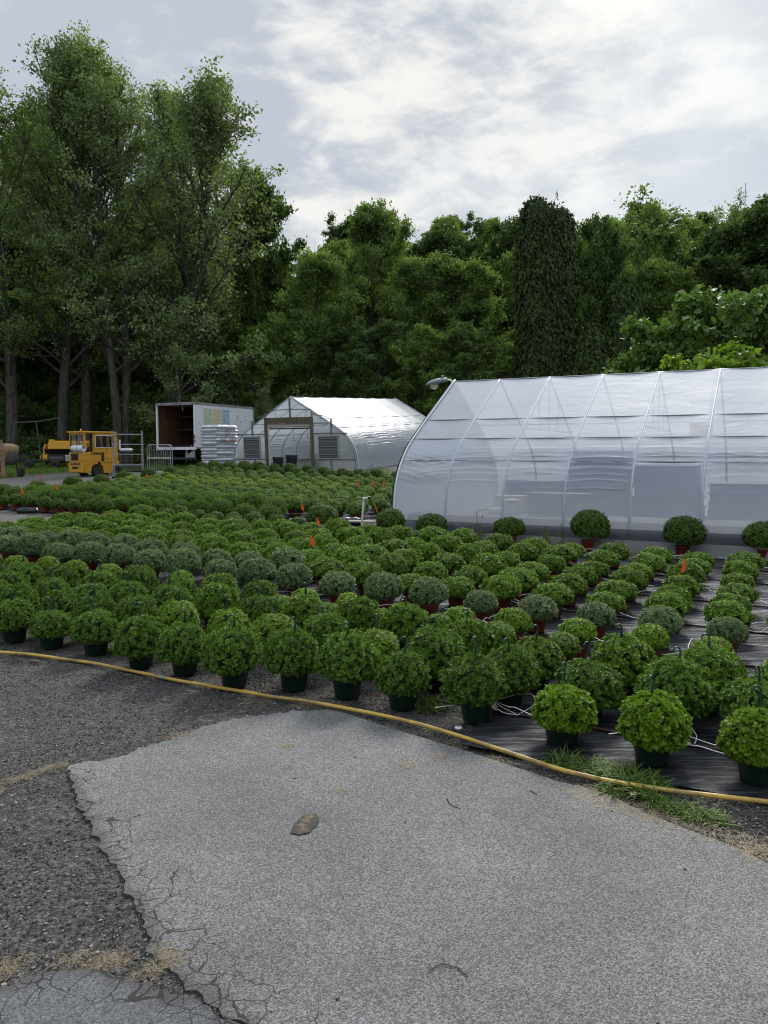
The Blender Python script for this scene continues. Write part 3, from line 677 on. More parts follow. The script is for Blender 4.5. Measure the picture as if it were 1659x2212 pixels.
row4 = [(560, 1290, 'hang_mid'), (470, 1283, 'hang_jag'), (385, 1276, 'hang_mid'), (300, 1268, 'hang_mid'), (215, 1262, 'hang_jag'), (130, 1254, 'hang_mid'), (50, 1248, 'hang_mid'), (-25, 1242, 'hang_mid')]
for i, (px, py, key) in enumerate(row4):
    x, y, _ = G(px, py, 0.27)
    add_mum(xy=(x, y), key=key, pot=POT_G, hook=0.4, name='hanging_basket', group=BASKETS, s=0.92, label=f'{NM[key]} hanging mum, {ORD[i]} from the right in the short fourth row')
U0, DU = 0.17, 0.60
def mum_row(v, ua, ub, key, s, phrase, group, du=DU, off=0.0, jit=0.03, keyf=None):
    k = 0; i = 0
    while True:
        u = U0 + off - du * k; k += 1
        if u > ub: continue
        if u < ua: break
        kk = keyf(u) if keyf else key
        add_mum(u + rnd.uniform(-jit, jit), v + rnd.uniform(-jit, jit) * 1.6, key=kk, s=s * (0.93 + 0.18 * ss((-u - 2.5) / 4) if kk in ('jag', 'grey') else 1.0), label=phrase.format(ORD[min(i, 31)]), group=group); i += 1
SM = 'small mums in red pots behind the hanging baskets'
mum_row(6.55, -5.0, 1, 'small_mid', 1.0, 'small mid-green mum, {} from the right in short row behind baskets', SM)
mum_row(7.0, -10.4, 1, 'small_bright', 1.08, 'small bright round mum in red pot, {} from the right in its row', SM)
mum_row(7.75, -11.2, 1, 'grey', 1.0, 'frosty mum in red pot, {} from the right in front grey-green row', 'grey-green mums in red pots')
mum_row(8.38, -12.0, -5.6, 'grey', 1.0, 'frosty mum, {} from the right in back grey-green row', 'grey-green mums in red pots')
JG = 'jagged-leaved green mums in the wide middle block'
mum_row(8.38, -5.6, 1, 'jag', 0.98, 'jagged-leaved mum, {} from the right, level with back grey-green row', JG)
for j, (v, ua) in enumerate(((9.0, -12.8), (9.65, -12.8), (10.35, -12.5), (11.05, -12.2), (11.75, -12.0))):
    mum_row(v, ua, 1, 'jag', 0.98, 'jagged-leaved mum, {} from the right in block row ' + ['two', 'three', 'four', 'five', 'six'][j], JG, keyf=(lambda u: 'dark' if u < -8.6 and u > -11.5 else 'jag') if j == 4 else None)
mum_row(12.3, -11.6, -7.9, 'dark', 0.95, 'small dark mum, {} from the right in dark strip behind block', 'dark mums in the middle strip', du=0.5)
for i, (px, py, s) in enumerate([(1648, 1164, 1.0), (1475, 1158, 1.05), (1270, 1147, 0.98), (1102, 1138, 0.9), (930, 1132, 0.88), (841, 1127, 0.86), (695, 1122, 1.0)]):
    x, y, _ = G(px, py, 0.36)
    add_mum(xy=(x, y), key='ball', s=s * 1.1, label=['large round dark mum at the right edge beside the plastic greenhouse', 'largest dark ball mum above the orange flag beside the greenhouse', 'large dark ball mum in front of the fourth greenhouse rib', 'dark ball mum in front of the third greenhouse rib', 'dark ball mum with white tube in front of the second greenhouse rib', 'dark ball mum at the near corner of the big greenhouse', 'lone big dark mum behind two orange flags left of the white pipe'][i], group='large ball mums by the greenhouse')
def lb(v): return -18.1 - (v - 12.7) * 0.21
mum_row(12.78, -18.6, -13.7, 'dark', 1.0, 'small dark mum in red pot, {} from the right beyond gravel wedge', 'dark mums beyond the gravel wedge', du=0.52, off=-0.1)
mum_row(13.35, lb(13.35), -9.7, 'fluff', 0.9, 'feathery mum, {} from the right in nearer feathery row', 'feathery mums in the far field', du=0.62)
mum_row(14.0, lb(14), -9.6, 'fluff', 1.0, 'feathery mum, {} from the right in farther feathery row', 'feathery mums in the far field', du=0.62, off=0.3)
for i, (px, py) in enumerate([(8, 1060), (81, 1053), (158, 1045), (219, 1037), (271, 1030), (322, 1025), (369, 1019)]):
    x, y, _ = G(px, py, 0.35)
    add_mum(xy=(x, y), key='ball', s=0.95, label=f'big dark ball mum on the gravel edge of the far field, {ORD[i]} from the left', group='ball mums along the gravel lane')
print('individual mums', len(placed))


def scatter(name, pts, sources, kind='stuff', **kw):
    """one object: sources copied onto points (x, y, z, rz, scale, which)."""
    c = bpy.data.collections.new(name + '_sources')
    for i, s in enumerate(sources):
        s.name = '%s_kind_%02d' % (name, i); c.objects.link(s)
    me = bpy.data.meshes.new(name); me.vertices.add(len(pts)); me.vertices.foreach_set('co', [q for p in pts for q in p[:3]])
    for an, ty, vals in (('turn', 'FLOAT', [p[3] for p in pts]), ('size', 'FLOAT', [p[4] for p in pts]), ('which', 'INT', [int(p[5]) for p in pts])):
        me.attributes.new(an, ty, 'POINT').data.foreach_set('value', vals)
    o = put(name, me); tag(o, kind=kind, **kw)
    ng = bpy.data.node_groups.new(name, 'GeometryNodeTree')
    ng.interface.new_socket('Geometry', in_out='INPUT', socket_type='NodeSocketGeometry'); ng.interface.new_socket('Geometry', in_out='OUTPUT', socket_type='NodeSocketGeometry')
    gi = ng.nodes.new('NodeGroupInput'); go = ng.nodes.new('NodeGroupOutput')
    ci = ng.nodes.new('GeometryNodeCollectionInfo'); ci.inputs['Collection'].default_value = c; ci.inputs['Separate Children'].default_value = True; ci.inputs['Reset Children'].default_value = True
    ip = ng.nodes.new('GeometryNodeInstanceOnPoints'); ip.inputs['Pick Instance'].default_value = True
    def att(n, ty):
        a = ng.nodes.new('GeometryNodeInputNamedAttribute'); a.data_type = ty; a.inputs['Name'].default_value = n; return a.outputs['Attribute']
    cx = ng.nodes.new('ShaderNodeCombineXYZ'); ng.links.new(att('turn', 'FLOAT'), cx.inputs[2])
    er = ng.nodes.new('FunctionNodeEulerToRotation'); ng.links.new(cx.outputs[0], er.inputs[0])
    ng.links.new(gi.outputs[0], ip.inputs['Points']); ng.links.new(ci.outputs[0], ip.inputs['Instance']); ng.links.new(att('which', 'INT'), ip.inputs['Instance Index'])
    ng.links.new(er.outputs[0], ip.inputs['Rotation']); ng.links.new(att('size', 'FLOAT'), ip.inputs['Scale']); ng.links.new(ip.outputs[0], go.inputs[0])
    o.modifiers.new('scatter', 'NODES').node_group = ng
    return o


def joined(name, meshes):
    """one mesh out of several, keeping their materials."""
    bm = bmesh.new(); mats = []
    for me in meshes:
        base = len(bm.faces); bm.from_mesh(me); bm.faces.ensure_lookup_table()
        mp = []
        for mt in me.materials:
            if mt not in mats: mats.append(mt)
            mp.append(mats.index(mt))
        for i in range(base, len(bm.faces)): bm.faces[i].material_index = mp[bm.faces[i].material_index] if mp else 0
    out = bpy.data.meshes.new(name); bm.to_mesh(out); bm.free()
    for mt in mats: out.materials.append(mt)
    return out


SRCK = ['far_lime', 'far_lime', 'far_mid', 'far_mid', 'far_mid', 'far_dark', 'far_dark', 'far_dark', 'ball']
cnt = {}; srcs = []
for k in SRCK:
    i = cnt.get(k, 0); cnt[k] = i + 1
    srcs.append(bpy.data.objects.new('mum', joined('mum', [MUM[k][i], POT_R])))
KI = {'L': (0, 1), 'M': (2, 3, 4), 'D': (5, 6, 7), 'B': (8,)}
pts = []
rows = [(14.75, 'D'), (15.35, 'M'), (15.95, 'M'), (16.6, 'D'), (17.25, 'M'), (17.9, 'D'), (18.5, 'L'), (19.1, 'M'), (19.8, 'L'), (20.5, 'M'), (21.2, 'D'), (21.9, 'M'), (22.6, 'D'), (23.4, 'B'), (24.2, 'B')]
for j, (v, k) in enumerate(rows):
    du = 0.56 if k != 'B' else 0.74
    u = (-8.4 if v < 16.5 else -7.4) - (j % 2) * 0.25
    if v > 20.5: u = -5.5
    while u > lb(v) - 0.1:
        uu, vv = u + rnd.uniform(-.04, .04), v + rnd.uniform(-.06, .06); x, y = UVxy(uu, vv)
        kk = k if not (k == 'L' and u > -11) else 'M'
        if k == 'L' and u < -16: kk = 'L'
        pts.append((x, y, zt(x, y) + 0.02, rnd.uniform(0, 6.28), rnd.uniform(0.92, 1.06) * (0.86 if k == 'B' else 1), rnd.choice(KI[kk]))); u -= du
scatter('far_mums', pts, srcs, label='field of round mums in rows before the small greenhouse')
print('far mums', len(pts))

# ------------------------------------------------------------------ watering lines
def along_u(v, ua, ub, zo, n, wob=0.02, seed=0):
    out = []
    for i in range(n + 1):
        u = ua + (ub - ua) * i / n; vv = v + wob * noise.noise(Vector((u * 0.9, seed, 0.5))) * 2; x, y = UVxy(u, vv); out.append((x, y, zt(x, y) + zo))
    return out
for j, (v, ua, nm) in enumerate(((5.28, -2.3, 'between the first two rows of baskets'), (6.3, -5.5, 'behind the baskets'), (7.42, -10.4, 'in front of the grey-green mums'), (8.68, -8, 'behind the grey-green mums'), (9.98, -8, 'in the middle of the block'), (11.4, -8, 'in the back of the block'), (12.45, -6.5, 'in front of the large ball mums'))):
    L0 = tag(empty('drip_line', (0, 0, 0)), 'brown drip pipe with white tubes ' + nm, 'drip line', 'drip lines between the pot rows')
    b = MB(); b.tube(along_u(v, ua, 1.2, 0.040, 30, 0.03, j), 0.0115, 7); b.build('pipe', M['pipe'], L0)
    u = 0.75 + 0.3 * (j % 2)
    while u > max(ua + 0.3, -6):
        for q in range(3):
            rr = random.Random(int(u * 100) + q * 7 + j)
            eu, ev = u + rr.choice((-1, 1)) * rr.uniform(0.25, 0.5), v + rr.choice((-0.35, 0.35)) + rr.uniform(-.05, .05)
            au, av = u + rr.uniform(-.3, .3), v + rr.uniform(-.22, .22)
            P = []
            for t in [i / 14 for i in range(15)]:
                a = (1 - t) ** 2; bb = 2 * t * (1 - t); c = t * t
                uu = a * u + bb * (au * 2 - (u + eu) / 2) + c * eu; vv = a * v + bb * (av * 2 - (v + ev) / 2) + c * ev; x, y = UVxy(uu, vv)
                P.append((x, y, zt(x, y) + 0.042 + 0.09 * math.sin(math.pi * t) * rr.uniform(0.8, 1.1) + 0.10 * t ** 3))
            b = MB(); b.tube(P, 0.0036, 5); b.build('tube', M['tubing'], L0)
        u -= 1.2

# flags on wires
def flag(i, px, py, h, side, label, s=1.0):
    x, y, z = G(px, py)
    r = tag(empty('marker_flag', (x, y, z), rnd.uniform(-.3, .3)), label, 'flag', 'orange marker flags')
    b = MB(); b.tube([(0, 0, 0), (0.01, 0, h * 0.5), (0.0, 0, h)], 0.002, 5); b.build('wire', M['darksteel'], r)
    b = MB(); n = 5; V = []; w, hh = 0.10 * s, 0.125 * s
    for a in range(n + 1):
        for c in range(n + 1):
            t = a / n; zz = h - c / n * hh * (1 - 0.55 * t) - t * hh * 0.75
            V.append((side * w * t * 0.55, 0.018 * math.sin(t * 5 + i) * t, zz))
    b.add(V, [(a * (n + 1) + c, (a + 1) * (n + 1) + c, (a + 1) * (n + 1) + c + 1, a * (n + 1) + c + 1) for a in range(n) for c in range(n)], 0, True); b.build('pennant', M['flag'], r)
for i, (px, py, h, sd_, lb_, s) in enumerate([
    (1478, 1318, 0.62, -1, 'orange flag leaning over the right-hand columns of green mums', 1.25), (670, 1245, 0.62, 1, 'orange flag in the block, nearest of the three by the lone big mum', 1.25),
    (684, 1190, 0.6, 1, 'orange flag standing against the lone big dark mum', 1.1), (651, 1150, 0.6, 1, 'orange flag behind the lone big mum, in the feathery row', 1.1),
    (772, 1085, 0.62, 1, 'thin orange flag, leftmost of the three beside the big greenhouse edge', 1.1), (808, 1083, 0.62, -1, 'orange flag, middle one of the three beside the greenhouse edge', 1.2), (831, 1085, 0.62, -1, 'orange flag closest to the big greenhouse edge', 1.2),
    (47, 1105, 0.62, 1, 'orange flag over the red pots beside the gravel wedge', 1.25), (121, 1100, 0.68, 1, 'orange flag among feathery mums behind the red pots', 1.2), (89, 1072, 0.7, 1, 'orange flag by the gravel lane below the mixer', 1.2), (317, 1064, 0.62, 1, 'small orange flag in the far field before the forklift racks', 1.0)]):
    flag(i, px, py, h, sd_, lb_, s)

# ------------------------------------------------------------------ yellow hose
hp = [(-120, 1402), (0, 1414), (60, 1418), (130, 1428), (200, 1437), (262, 1450), (330, 1464), (400, 1479), (470, 1491), (540, 1502), (620, 1518), (700, 1532), (800, 1551), (900, 1574), (1000, 1604), (1100, 1639), (1200, 1673), (1280, 1694), (1350, 1708), (1450, 1722), (1550, 1734), (1700, 1752)]
HP = []
for i in range(len(hp) - 1):
    a, b_ = hp[i], hp[i + 1]
    for k in range(4):
        t = k / 4; x, y, z = G(a[0] + (b_[0] - a[0]) * t, a[1] + (b_[1] - a[1]) * t); HP.append(Vector((x, y, z + 0.022 + (0.016 if a[0] > 600 else 0.0))))
HP = [p + Vector((0, 0.012 * noise.noise(p * 2.3) + 0.006 * noise.noise(p * 7), 0)) for p in HP]
for _ in range(2): HP = [HP[0]] + [(HP[i - 1] + HP[i] * 2 + HP[i + 1]) / 4 for i in range(1, len(HP) - 1)] + [HP[-1]]
hm, hnt, hb = newmat('yellow_hose'); htc = nn(hnt, 'ShaderNodeTexCoord'); hn = nn(hnt, 'ShaderNodeTexNoise', i_Scale=3.0, i_Detail=8.0, i_Roughness=0.7); L(hnt, htc.outputs['Object'], hn.inputs['Vector'])
L(hnt, mixc(hnt, ramp(hnt, hn.outputs[0], 0.42, 0.66), (0.60, 0.40, 0.07), (0.27, 0.19, 0.07)), hb.inputs['Base Color']); hb.inputs['Roughness'].default_value = 0.42
hose = tag(empty('garden_hose', (0, 0, 0)), 'long yellow hose lying between the asphalt and the pots', 'hose')
b = MB(); b.tube(HP, 0.0145, 10); b.build('tube', hm, hose)
ci = min(range(len(HP)), key=lambda i: abs(829.5 + FPX * HP[i].x / HP[i].y - 340 * 1.0) if HP[i].y > 0 else 1e9)
b = MB(); b.tube([HP[ci], HP[ci].lerp(HP[ci + 1], 0.5)], 0.0175, 10); b.build('coupling', M['galv'], hose)

# ------------------------------------------------------------------ greenhouses
PROF = [(1.0, 0.0), (1.0, 0.08), (0.995, 0.16), (0.978, 0.27), (0.935, 0.37), (0.87, 0.455), (0.775, 0.54), (0.58, 0.662), (0.37, 0.785), (0.18, 0.895), (0.0, 1.0)]
def profile(W, H, n):
    """n+1 points from one foot over the ridge to the other; Catmull-Rom through PROF."""
    half = [Vector((p[0] * W / 2, p[1] * H)) for p in PROF]; pts = half + [Vector((-p.x, p.y)) for p in half[-2::-1]]
    res = []; m = len(pts) - 1; ridge = len(half) - 1
    for i in range(m):
        p0, p1, p2, p3 = pts[max(i - 1, 0)], pts[i], pts[i + 1], pts[min(i + 2, m)]
        if i == ridge: p0 = p1 - (p2 - p1)
        if i + 1 == ridge: p3 = p2 + (p2 - p1)
        for k in range(12):
            t = k / 12; res.append(0.5 * ((2 * p1) + (p2 - p0) * t + (2 * p0 - 5 * p1 + 4 * p2 - p3) * t * t + (3 * p1 - p0 - 3 * p2 + p3) * t ** 3))
    res.append(pts[-1])
    d = [0.0]
    for i in range(1, len(res)): d.append(d[-1] + (res[i] - res[i - 1]).length)
    out = []; j = 0
    for k in range(n + 1):
        s = d[-1] * k / n
        while j < len(d) - 2 and d[j + 1] < s: j += 1
        t = (s - d[j]) / max(1e-9, d[j + 1] - d[j]); out.append(res[j].lerp(res[j + 1], min(1, t)))
    return out, d[-1]


def film_sheet(W, H, Lg, bay, ns, per, wr, seed):
    """the stretched skin: sags a little between the hoops, with slack creases low on the sides."""
    pr, tot = profile(W + 0.05, H + 0.03, ns); nb = int(round(Lg / bay)); nt_ = nb * per
    V = np.zeros((nt_ + 1, ns + 1, 3))
    for i in range(ns + 1):
        a, b_ = pr[max(i - 1, 0)], pr[min(i + 1, ns)]; d = (b_ - a).normalized(); nx, nz = d.y, -d.x
        if nx * pr[i].x + nz * 0.3 < 0: nx, nz = -nx, -nz
        s = min(i, ns - i) / ns * tot                              # metres up from the nearer foot
        low = max(0, min(1, (s - 0.75) / 0.25)) * max(0, min(1, (2.0 - s) / 0.35))
        for j in range(nt_ + 1):
            f = (j % per) / per; mid = math.sin(math.pi * f); bay_i = j // per
            sg = -0.022 * mid * min(1, s / 0.8)
            ph = noise.noise(Vector((bay_i * 3.7, s * 1.5, seed))) * 2.5
            slope = (0.45 if bay_i == 0 else 0.0) * (f - 0.5)
            curve = 0.05 * (1 - mid)
            w = math.sin((s + slope + curve) * 2 * math.pi / 0.135 + ph + 0.9 * math.sin(s * 23 + bay_i))
            am = 0.5 + 0.5 * noise.noise(Vector((s * 4, bay_i * 1.9, seed + 3))) * 1.6
            cr = (max(0, w) ** 1.6) * wr * 3.6 * low * mid ** 0.45 * max(0.0, am)
            up = max(0, min(1, (s - 2.2) / 0.8)); cr += 0.0035 * up * noise.noise(Vector((s * 2.2, j / per * 0.8, seed)))
            V[j, i] = (pr[i].x + nx * (sg + cr), j / per * bay, pr[i].y + nz * (sg + cr))
    nx_ = ns + 1; q = (np.arange(nt_)[:, None] * nx_ + np.arange(ns)[None]).ravel()
    return V.reshape(-1, 3), np.stack([q, q + 1, q + nx_ + 1, q + nx_], 1)


def hoop_path(W, H, y, n=44, dn=0.0):
    pr, _ = profile(W - dn, H - dn / 2, n); return [(p.x, y, p.y) for p in pr]


def greenhouse(name, loc, rz, rx, W, H, Lg, bay, label, wr, ends=()):
    g = tag(empty(name, loc, rz, rx), label, 'greenhouse')
    V, F = film_sheet(W, H, Lg, bay, 400, 10, wr, loc[0])
    put('film', arr_mesh('film', V, F, [M['film']], smooth=True), g)
    nb = int(round(Lg / bay))
    first = None
    for j in range(nb + 1):
        if first is None:
            b = MB(); b.tube(hoop_path(W, H, 0, 60, -0.0165 if wr > 0.015 else -0.03), 0.024, 8); first = b.build('hoop', M['hoopsteel'], g)
        else:
            o = first.copy(); COL.objects.link(o); o.parent = g; o.location = (0, j * bay, 0)
    # purlins and ridge pipe
    pr, tot = profile(W + 0.025, H + 0.015, 100)
    for fr in (0.165, 0.235, 0.31, 0.5, 0.69, 0.765, 0.835):
        p = pr[int(fr * 100)]
        b = MB(); b.tube([(p.x, 0, p.y), (p.x, Lg * 0.5, p.y - 0.01), (p.x, Lg, p.y)], 0.016, 6); b.build('purlin', M['purlin'], g)
    for j in range(nb + 1):                                      # cross ties and struts
        if j % 2: continue
        b = MB(); y = j * bay; a, c = pr[27], pr[73]; b.tube([(a.x, y, a.y), (c.x, y, c.y)], 0.014, 6)
        b.tube([(0, y, H - 0.06), (0, y, a.y)], 0.010, 5); b.tube([(a.x * 0.35, y, a.y), (pr[40].x, y, pr[40].y)], 0.010, 5); b.tube([(c.x * 0.35, y, c.y), (pr[60].x, y, pr[60].y)], 0.010, 5)
        b.build('truss', M['purlin'], g)
    for sx in (-1, 1):
        b = MB(); b.bar((sx * (W / 2 + 0.045), 0, 0.0), (sx * (W / 2 + 0.045), Lg, 0.0), 0.04, 0.22, up=(0, 0, 1)); b.build('baseboard', M['grime'], g)
    for y in ends:                                               # end hoop with its fixing strip
        b = MB(); b.tube(hoop_path(W + 0.07, H + 0.035, y, 60), 0.013, 6); b.build('fixing_strip', M['darksteel'], g)
        b = MB(); b.tube(hoop_path(W + 0.10, H + 0.05, y + 0.05, 60), 0.020, 6); b.build('edge_fold', M['whitefilm'], g)
    return g
M['whitefilm'] = plain('white_film_fold', (0.72, 0.74, 0.78), 0.35, 0.0, 0.06)
M['clearpanel'] = M['filmend']

W0, H0 = 6.2, 3.24
ox, oy = UVxy(-6.85, 16.62)
gh1 = greenhouse('greenhouse', (ox, oy, 0.36), math.radians(-117.5), 0, W0, H0, 1.14 * 12, 1.14, 'big plastic tunnel greenhouse filling the right side', 0.020, ends=(0.0,))
# bench inside along the near wall
def in1(u, v, z): x, y = UVxy(u, v); return Vector((x, y, z))
bt = tag(empty('bench', (0, 0, 0)), 'long slatted bench seen through the film of the big greenhouse', 'bench')
ZB = 0.74
first = None
for i in range(11):
    v = 13.78 + i * 0.125
    b = MB(); b.bar(in1(-6.6, v, ZB), in1(4.5, v, ZB), 0.055, 0.02); b.build('slat', plain('bench_slat', (0.26, 0.26, 0.26), 0.6) if i == 0 else M['slat'], bt)
    if i == 0: M['slat'] = bpy.data.materials['bench_slat']
b = MB(); b.bar(in1(-6.6, 13.70, ZB - 0.05), in1(4.5, 13.70, ZB - 0.05), 0.03, 0.14); b.build('front_rail', plain('bench_rail', (0.12, 0.11, 0.11), 0.8), bt)
b = MB(); b.bar(in1(-6.6, 15.1, ZB - 0.06), in1(4.5, 15.1, ZB - 0.06), 0.04, 0.10); b.build('back_rail', bpy.data.materials['bench_rail'], bt)
for u in np.arange(-6.2, 4.5, 1.8):
    for v in (13.8, 15.0):
        b = MB(); b.bar(in1(u, v, 0.15), in1(u, v, ZB - 0.06), 0.07, 0.07); b.build('leg', bpy.data.materials['bench_rail'], bt)
# opaque skirt panel below the bench on the near side and block piers
M['skirt'] = filmmat('old_skirt_film', 0.70, 0.9, (0.13, 0.135, 0.15), 0.1, 0.4, 0.3)
b = MB(); n = 60
for r_ in range(2):
    pass
V = []
for i in range(n + 1):
    u = -6.85 + 13.6 * i / n
    for z in (0.10, 0.45, 0.66): x, y = UVxy(u, 13.46 + 0.01 * noise.noise(Vector((u * 3, z * 4, 0)))); V.append((x, y, z))
b.add(V, [(i * 3 + k, i * 3 + 3 + k, i * 3 + 4 + k, i * 3 + 1 + k) for i in range(n) for k in (0, 1)], 0, True)
sk = b.build('skirt', M['skirt'], gh1); sk.matrix_parent_inverse = Matrix.Identity(4)
bpy.context.view_layer.update(); sk.matrix_parent_inverse = gh1.matrix_world.inverted()

# things stored on the bench, and added dark blocks behind it
M['cream'] = plain('cream_board', (0.62, 0.56, 0.46), 0.7); M['bucket'] = plain('dull_white_plastic', (0.60, 0.60, 0.58), 0.5)
M['navy'] = plain('dark_blue_block', (0.045, 0.085, 0.23), 0.5, 0.0, 0.3, 2.0); M['slate'] = plain('slate_grey_plastic', (0.04, 0.05, 0.075), 0.5)
def bx(name, u, v, z, d, mat, label, cat, group=None):
    r = tag(empty(name, (*UVxy(u, v), z), -ROT), label, cat, group); return r
r = bx('storage_box', -4.95, 15.15, ZB + 0.012, 0, 0, 'cream box standing on the bench inside the big greenhouse', 'box')
b = MB(); b.box((0, 0, 0.16), (0.62, 0.3, 0.32)); b.build('body', M['cream'], r, bevel=0.01); b = MB(); b.box((0, 0, 0.33), (0.66, 0.34, 0.02)); b.build('lid', M['cream'], r)
r = bx('bucket', -4.75, 14.62, ZB + 0.012, 0, 0, 'white bucket with crumpled bag on top on the greenhouse bench', 'bucket')
b = MB(); b.lathe([(0.001, 0), (0.11, 0), (0.135, 0.24), (0.14, 0.25), (0.13, 0.25), (0.12, 0.03)], 20); b.build('body', M['bucket'], r)
b = MB(); b.lathe([(0.05, 0.27), (0.13, 0.255), (0.19, 0.265), (0.19, 0.275), (0.12, 0.30), (0.04, 0.31), (0.001, 0.31)], 14); b.build('bag', M['cream'], r)
r = bx('cardboard_tube', -5.05, 14.45, ZB + 0.08, 0, 0, 'short white tube lying on the bench left of the bucket', 'tube')
b = MB(); b.tube([(-0.12, -0.05, 0), (0.14, 0.12, 0)], 0.06, 14, cap=False); b.tube([(0.14, 0.12, 0), (-0.12, -0.05, 0)], 0.052, 14); b.build('roll', M['bucket'], r)
r = bx('plastic_tote', -3.85, 14.9, ZB + 0.012, 0, 0, 'dark grey storage tote on the bench beside the bucket', 'tote')
b = MB(); b.box((0, 0, 0.2), (1.15, 0.45, 0.40)); b.build('body', M['slate'], r, bevel=0.03); b = MB(); b.box((0, 0, 0.415), (1.2, 0.5, 0.03)); b.build('lid', M['slate'], r, bevel=0.01)
def stack(u, v, w, d, h, n, label, slope=0.0):  # dark blue blocks added where the interior only shows dim bluish shapes
    r = bx('dim_interior_block', u, v, 0.4, 0, 0, label, 'blocks', 'stacked blue crates added for the dim greenhouse interior'); hh = h / n
    for i in range(n):
        b = MB(); ww = w * (1 - slope * i / n); off = -slope * w * 0.5 * i / n
        b.box((off + rnd.uniform(-.02, .02), 0, hh * i + hh * 0.45), (ww, d, hh * 0.84)); b.box((off, 0, hh * i + hh * 0.93), (ww + 0.05, d + 0.05, hh * 0.12)); b.build('crate', M['navy'], r)
stack(-3.62, 17.5, 1.2, 1.0, 1.62, 8, 'tallest stack of blue crates added as a dim shape behind the middle ribs')
stack(-2.1, 17.4, 1.4, 1.0, 1.3, 6, 'blue crate stack added for the dim interior, stepping down to the right', 0.15)
stack(-5.0, 17.3, 1.2, 1.0, 0.95, 5, 'low stack of blue crates added as a dim shape in the tunnel, leftmost')
stack(-0.55, 17.3, 1.5, 1.0, 0.95, 5, 'blue crates added as a dim shape at the right end of the tunnel')
r = bx('heater', -1.5, 17.0, 2.25, 0, 0, 'grey unit heater hanging under the roof of the big greenhouse', 'heater')
b = MB(); b.box((0, 0, 0.18), (0.42, 0.4, 0.36)); b.build('body', M['galv'], r, bevel=0.02); b = MB(); b.lathe([(0.03, -0.02), (0.15, -0.02), (0.15, 0.02), (0.03, 0.02)], 16, M=Matrix.Translation((0, -0.21, 0.18)) @ Matrix.Rotation(math.pi / 2, 4, 'X')); b.build('fan', M['slate'], r)
for sx in (-.17, .17):
    b = MB(); b.tube([(sx, 0, 0.35), (sx, 0, 0.95)], 0.006, 5); b.build('hanger', M['galv'], r)
for i, (v, z) in enumerate(((14.2, 1.95), (16.6, 2.35))):
    r = tag(empty('cable', (0, 0, 0)), ['sagging cable along the purlin inside the big greenhouse', 'cable slung under the ridge of the big greenhouse'][i], 'cable')
    P = [in1(-6.6 + 0.1 * k, v + 0.0, z - 0.05 * abs(math.sin(math.pi * 0.1 * k / 1.14))) for k in range(112)]
    b = MB(); b.tube(P, 0.009, 5); b.build('strand', M['galv'], r)

# street lamp head on the ridge end
hp_ = in1(-6.85, 16.62, 3.62)
lamp = tag(empty('street_lamp', hp_ + Vector((0, 0, 0.0)), 0), 'grey cobra-head lamp mounted at the peak of the big greenhouse', 'lamp')
M['lampgrey'] = plain('lamp_paint', (0.27, 0.29, 0.32), 0.45, 0.4, 0.2, 12, dirt=(0.34, 0.36, 0.38)); M['lens'] = filmmat('lamp_lens', 0.55, 0.9, (0.62, 0.58, 0.45), 0.3, 0.1, 0.6)
b = MB(); b.tube([(0.03, 0, -0.09), (0.0, 0, -0.02), (-0.07, 0, 0.035), (-0.16, 0, 0.04)], 0.020, 8); b.build('arm', M['whitefilm'], lamp)
b = MB(); secs = [(-0.13, 0.035, 0.050, -0.040, 0.045), (-0.22, 0.030, 0.055, -0.050, 0.06), (-0.35, 0.010, 0.065, -0.065, 0.085), (-0.48, -0.020, 0.060, -0.075, 0.10), (-0.58, -0.055, 0.045, -0.055, 0.085), (-0.635, -0.09, 0.012, -0.018, 0.04)]
V = []; K = 12
for x, zc, up, dn, hw in secs:
    for k in range(K):
        a = 2 * math.pi * k / K; c, s_ = math.cos(a), math.sin(a); V.append((x, c * hw, zc + (up if s_ > 0 else -dn) * s_ * (1 if s_ > 0 else 1)))
b.add(V, [(i * K + k, i * K + (k + 1) % K, (i + 1) * K + (k + 1) % K, (i + 1) * K + k) for i in range(len(secs) - 1) for k in range(K)] + [tuple(range(K)), tuple(range(len(V) - 1, len(V) - K - 1, -1))], 0, True); b.build('housing', M['lampgrey'], lamp)
b = MB(); b.lathe([(0.001, -0.105), (0.05, -0.098), (0.085, -0.07), (0.10, -0.02), (0.10, 0.0)], 18, c=(-0.44, 0, -0.075)); b.build('lens', M['lens'], lamp)
b = MB(); b.lathe([(0.001, 0.06), (0.032, 0.06), (0.036, 0.045), (0.036, 0), (0.03, -0.01)], 14, c=(-0.24, 0, 0.085)); b.build('photocell', M['lampgrey'], lamp)

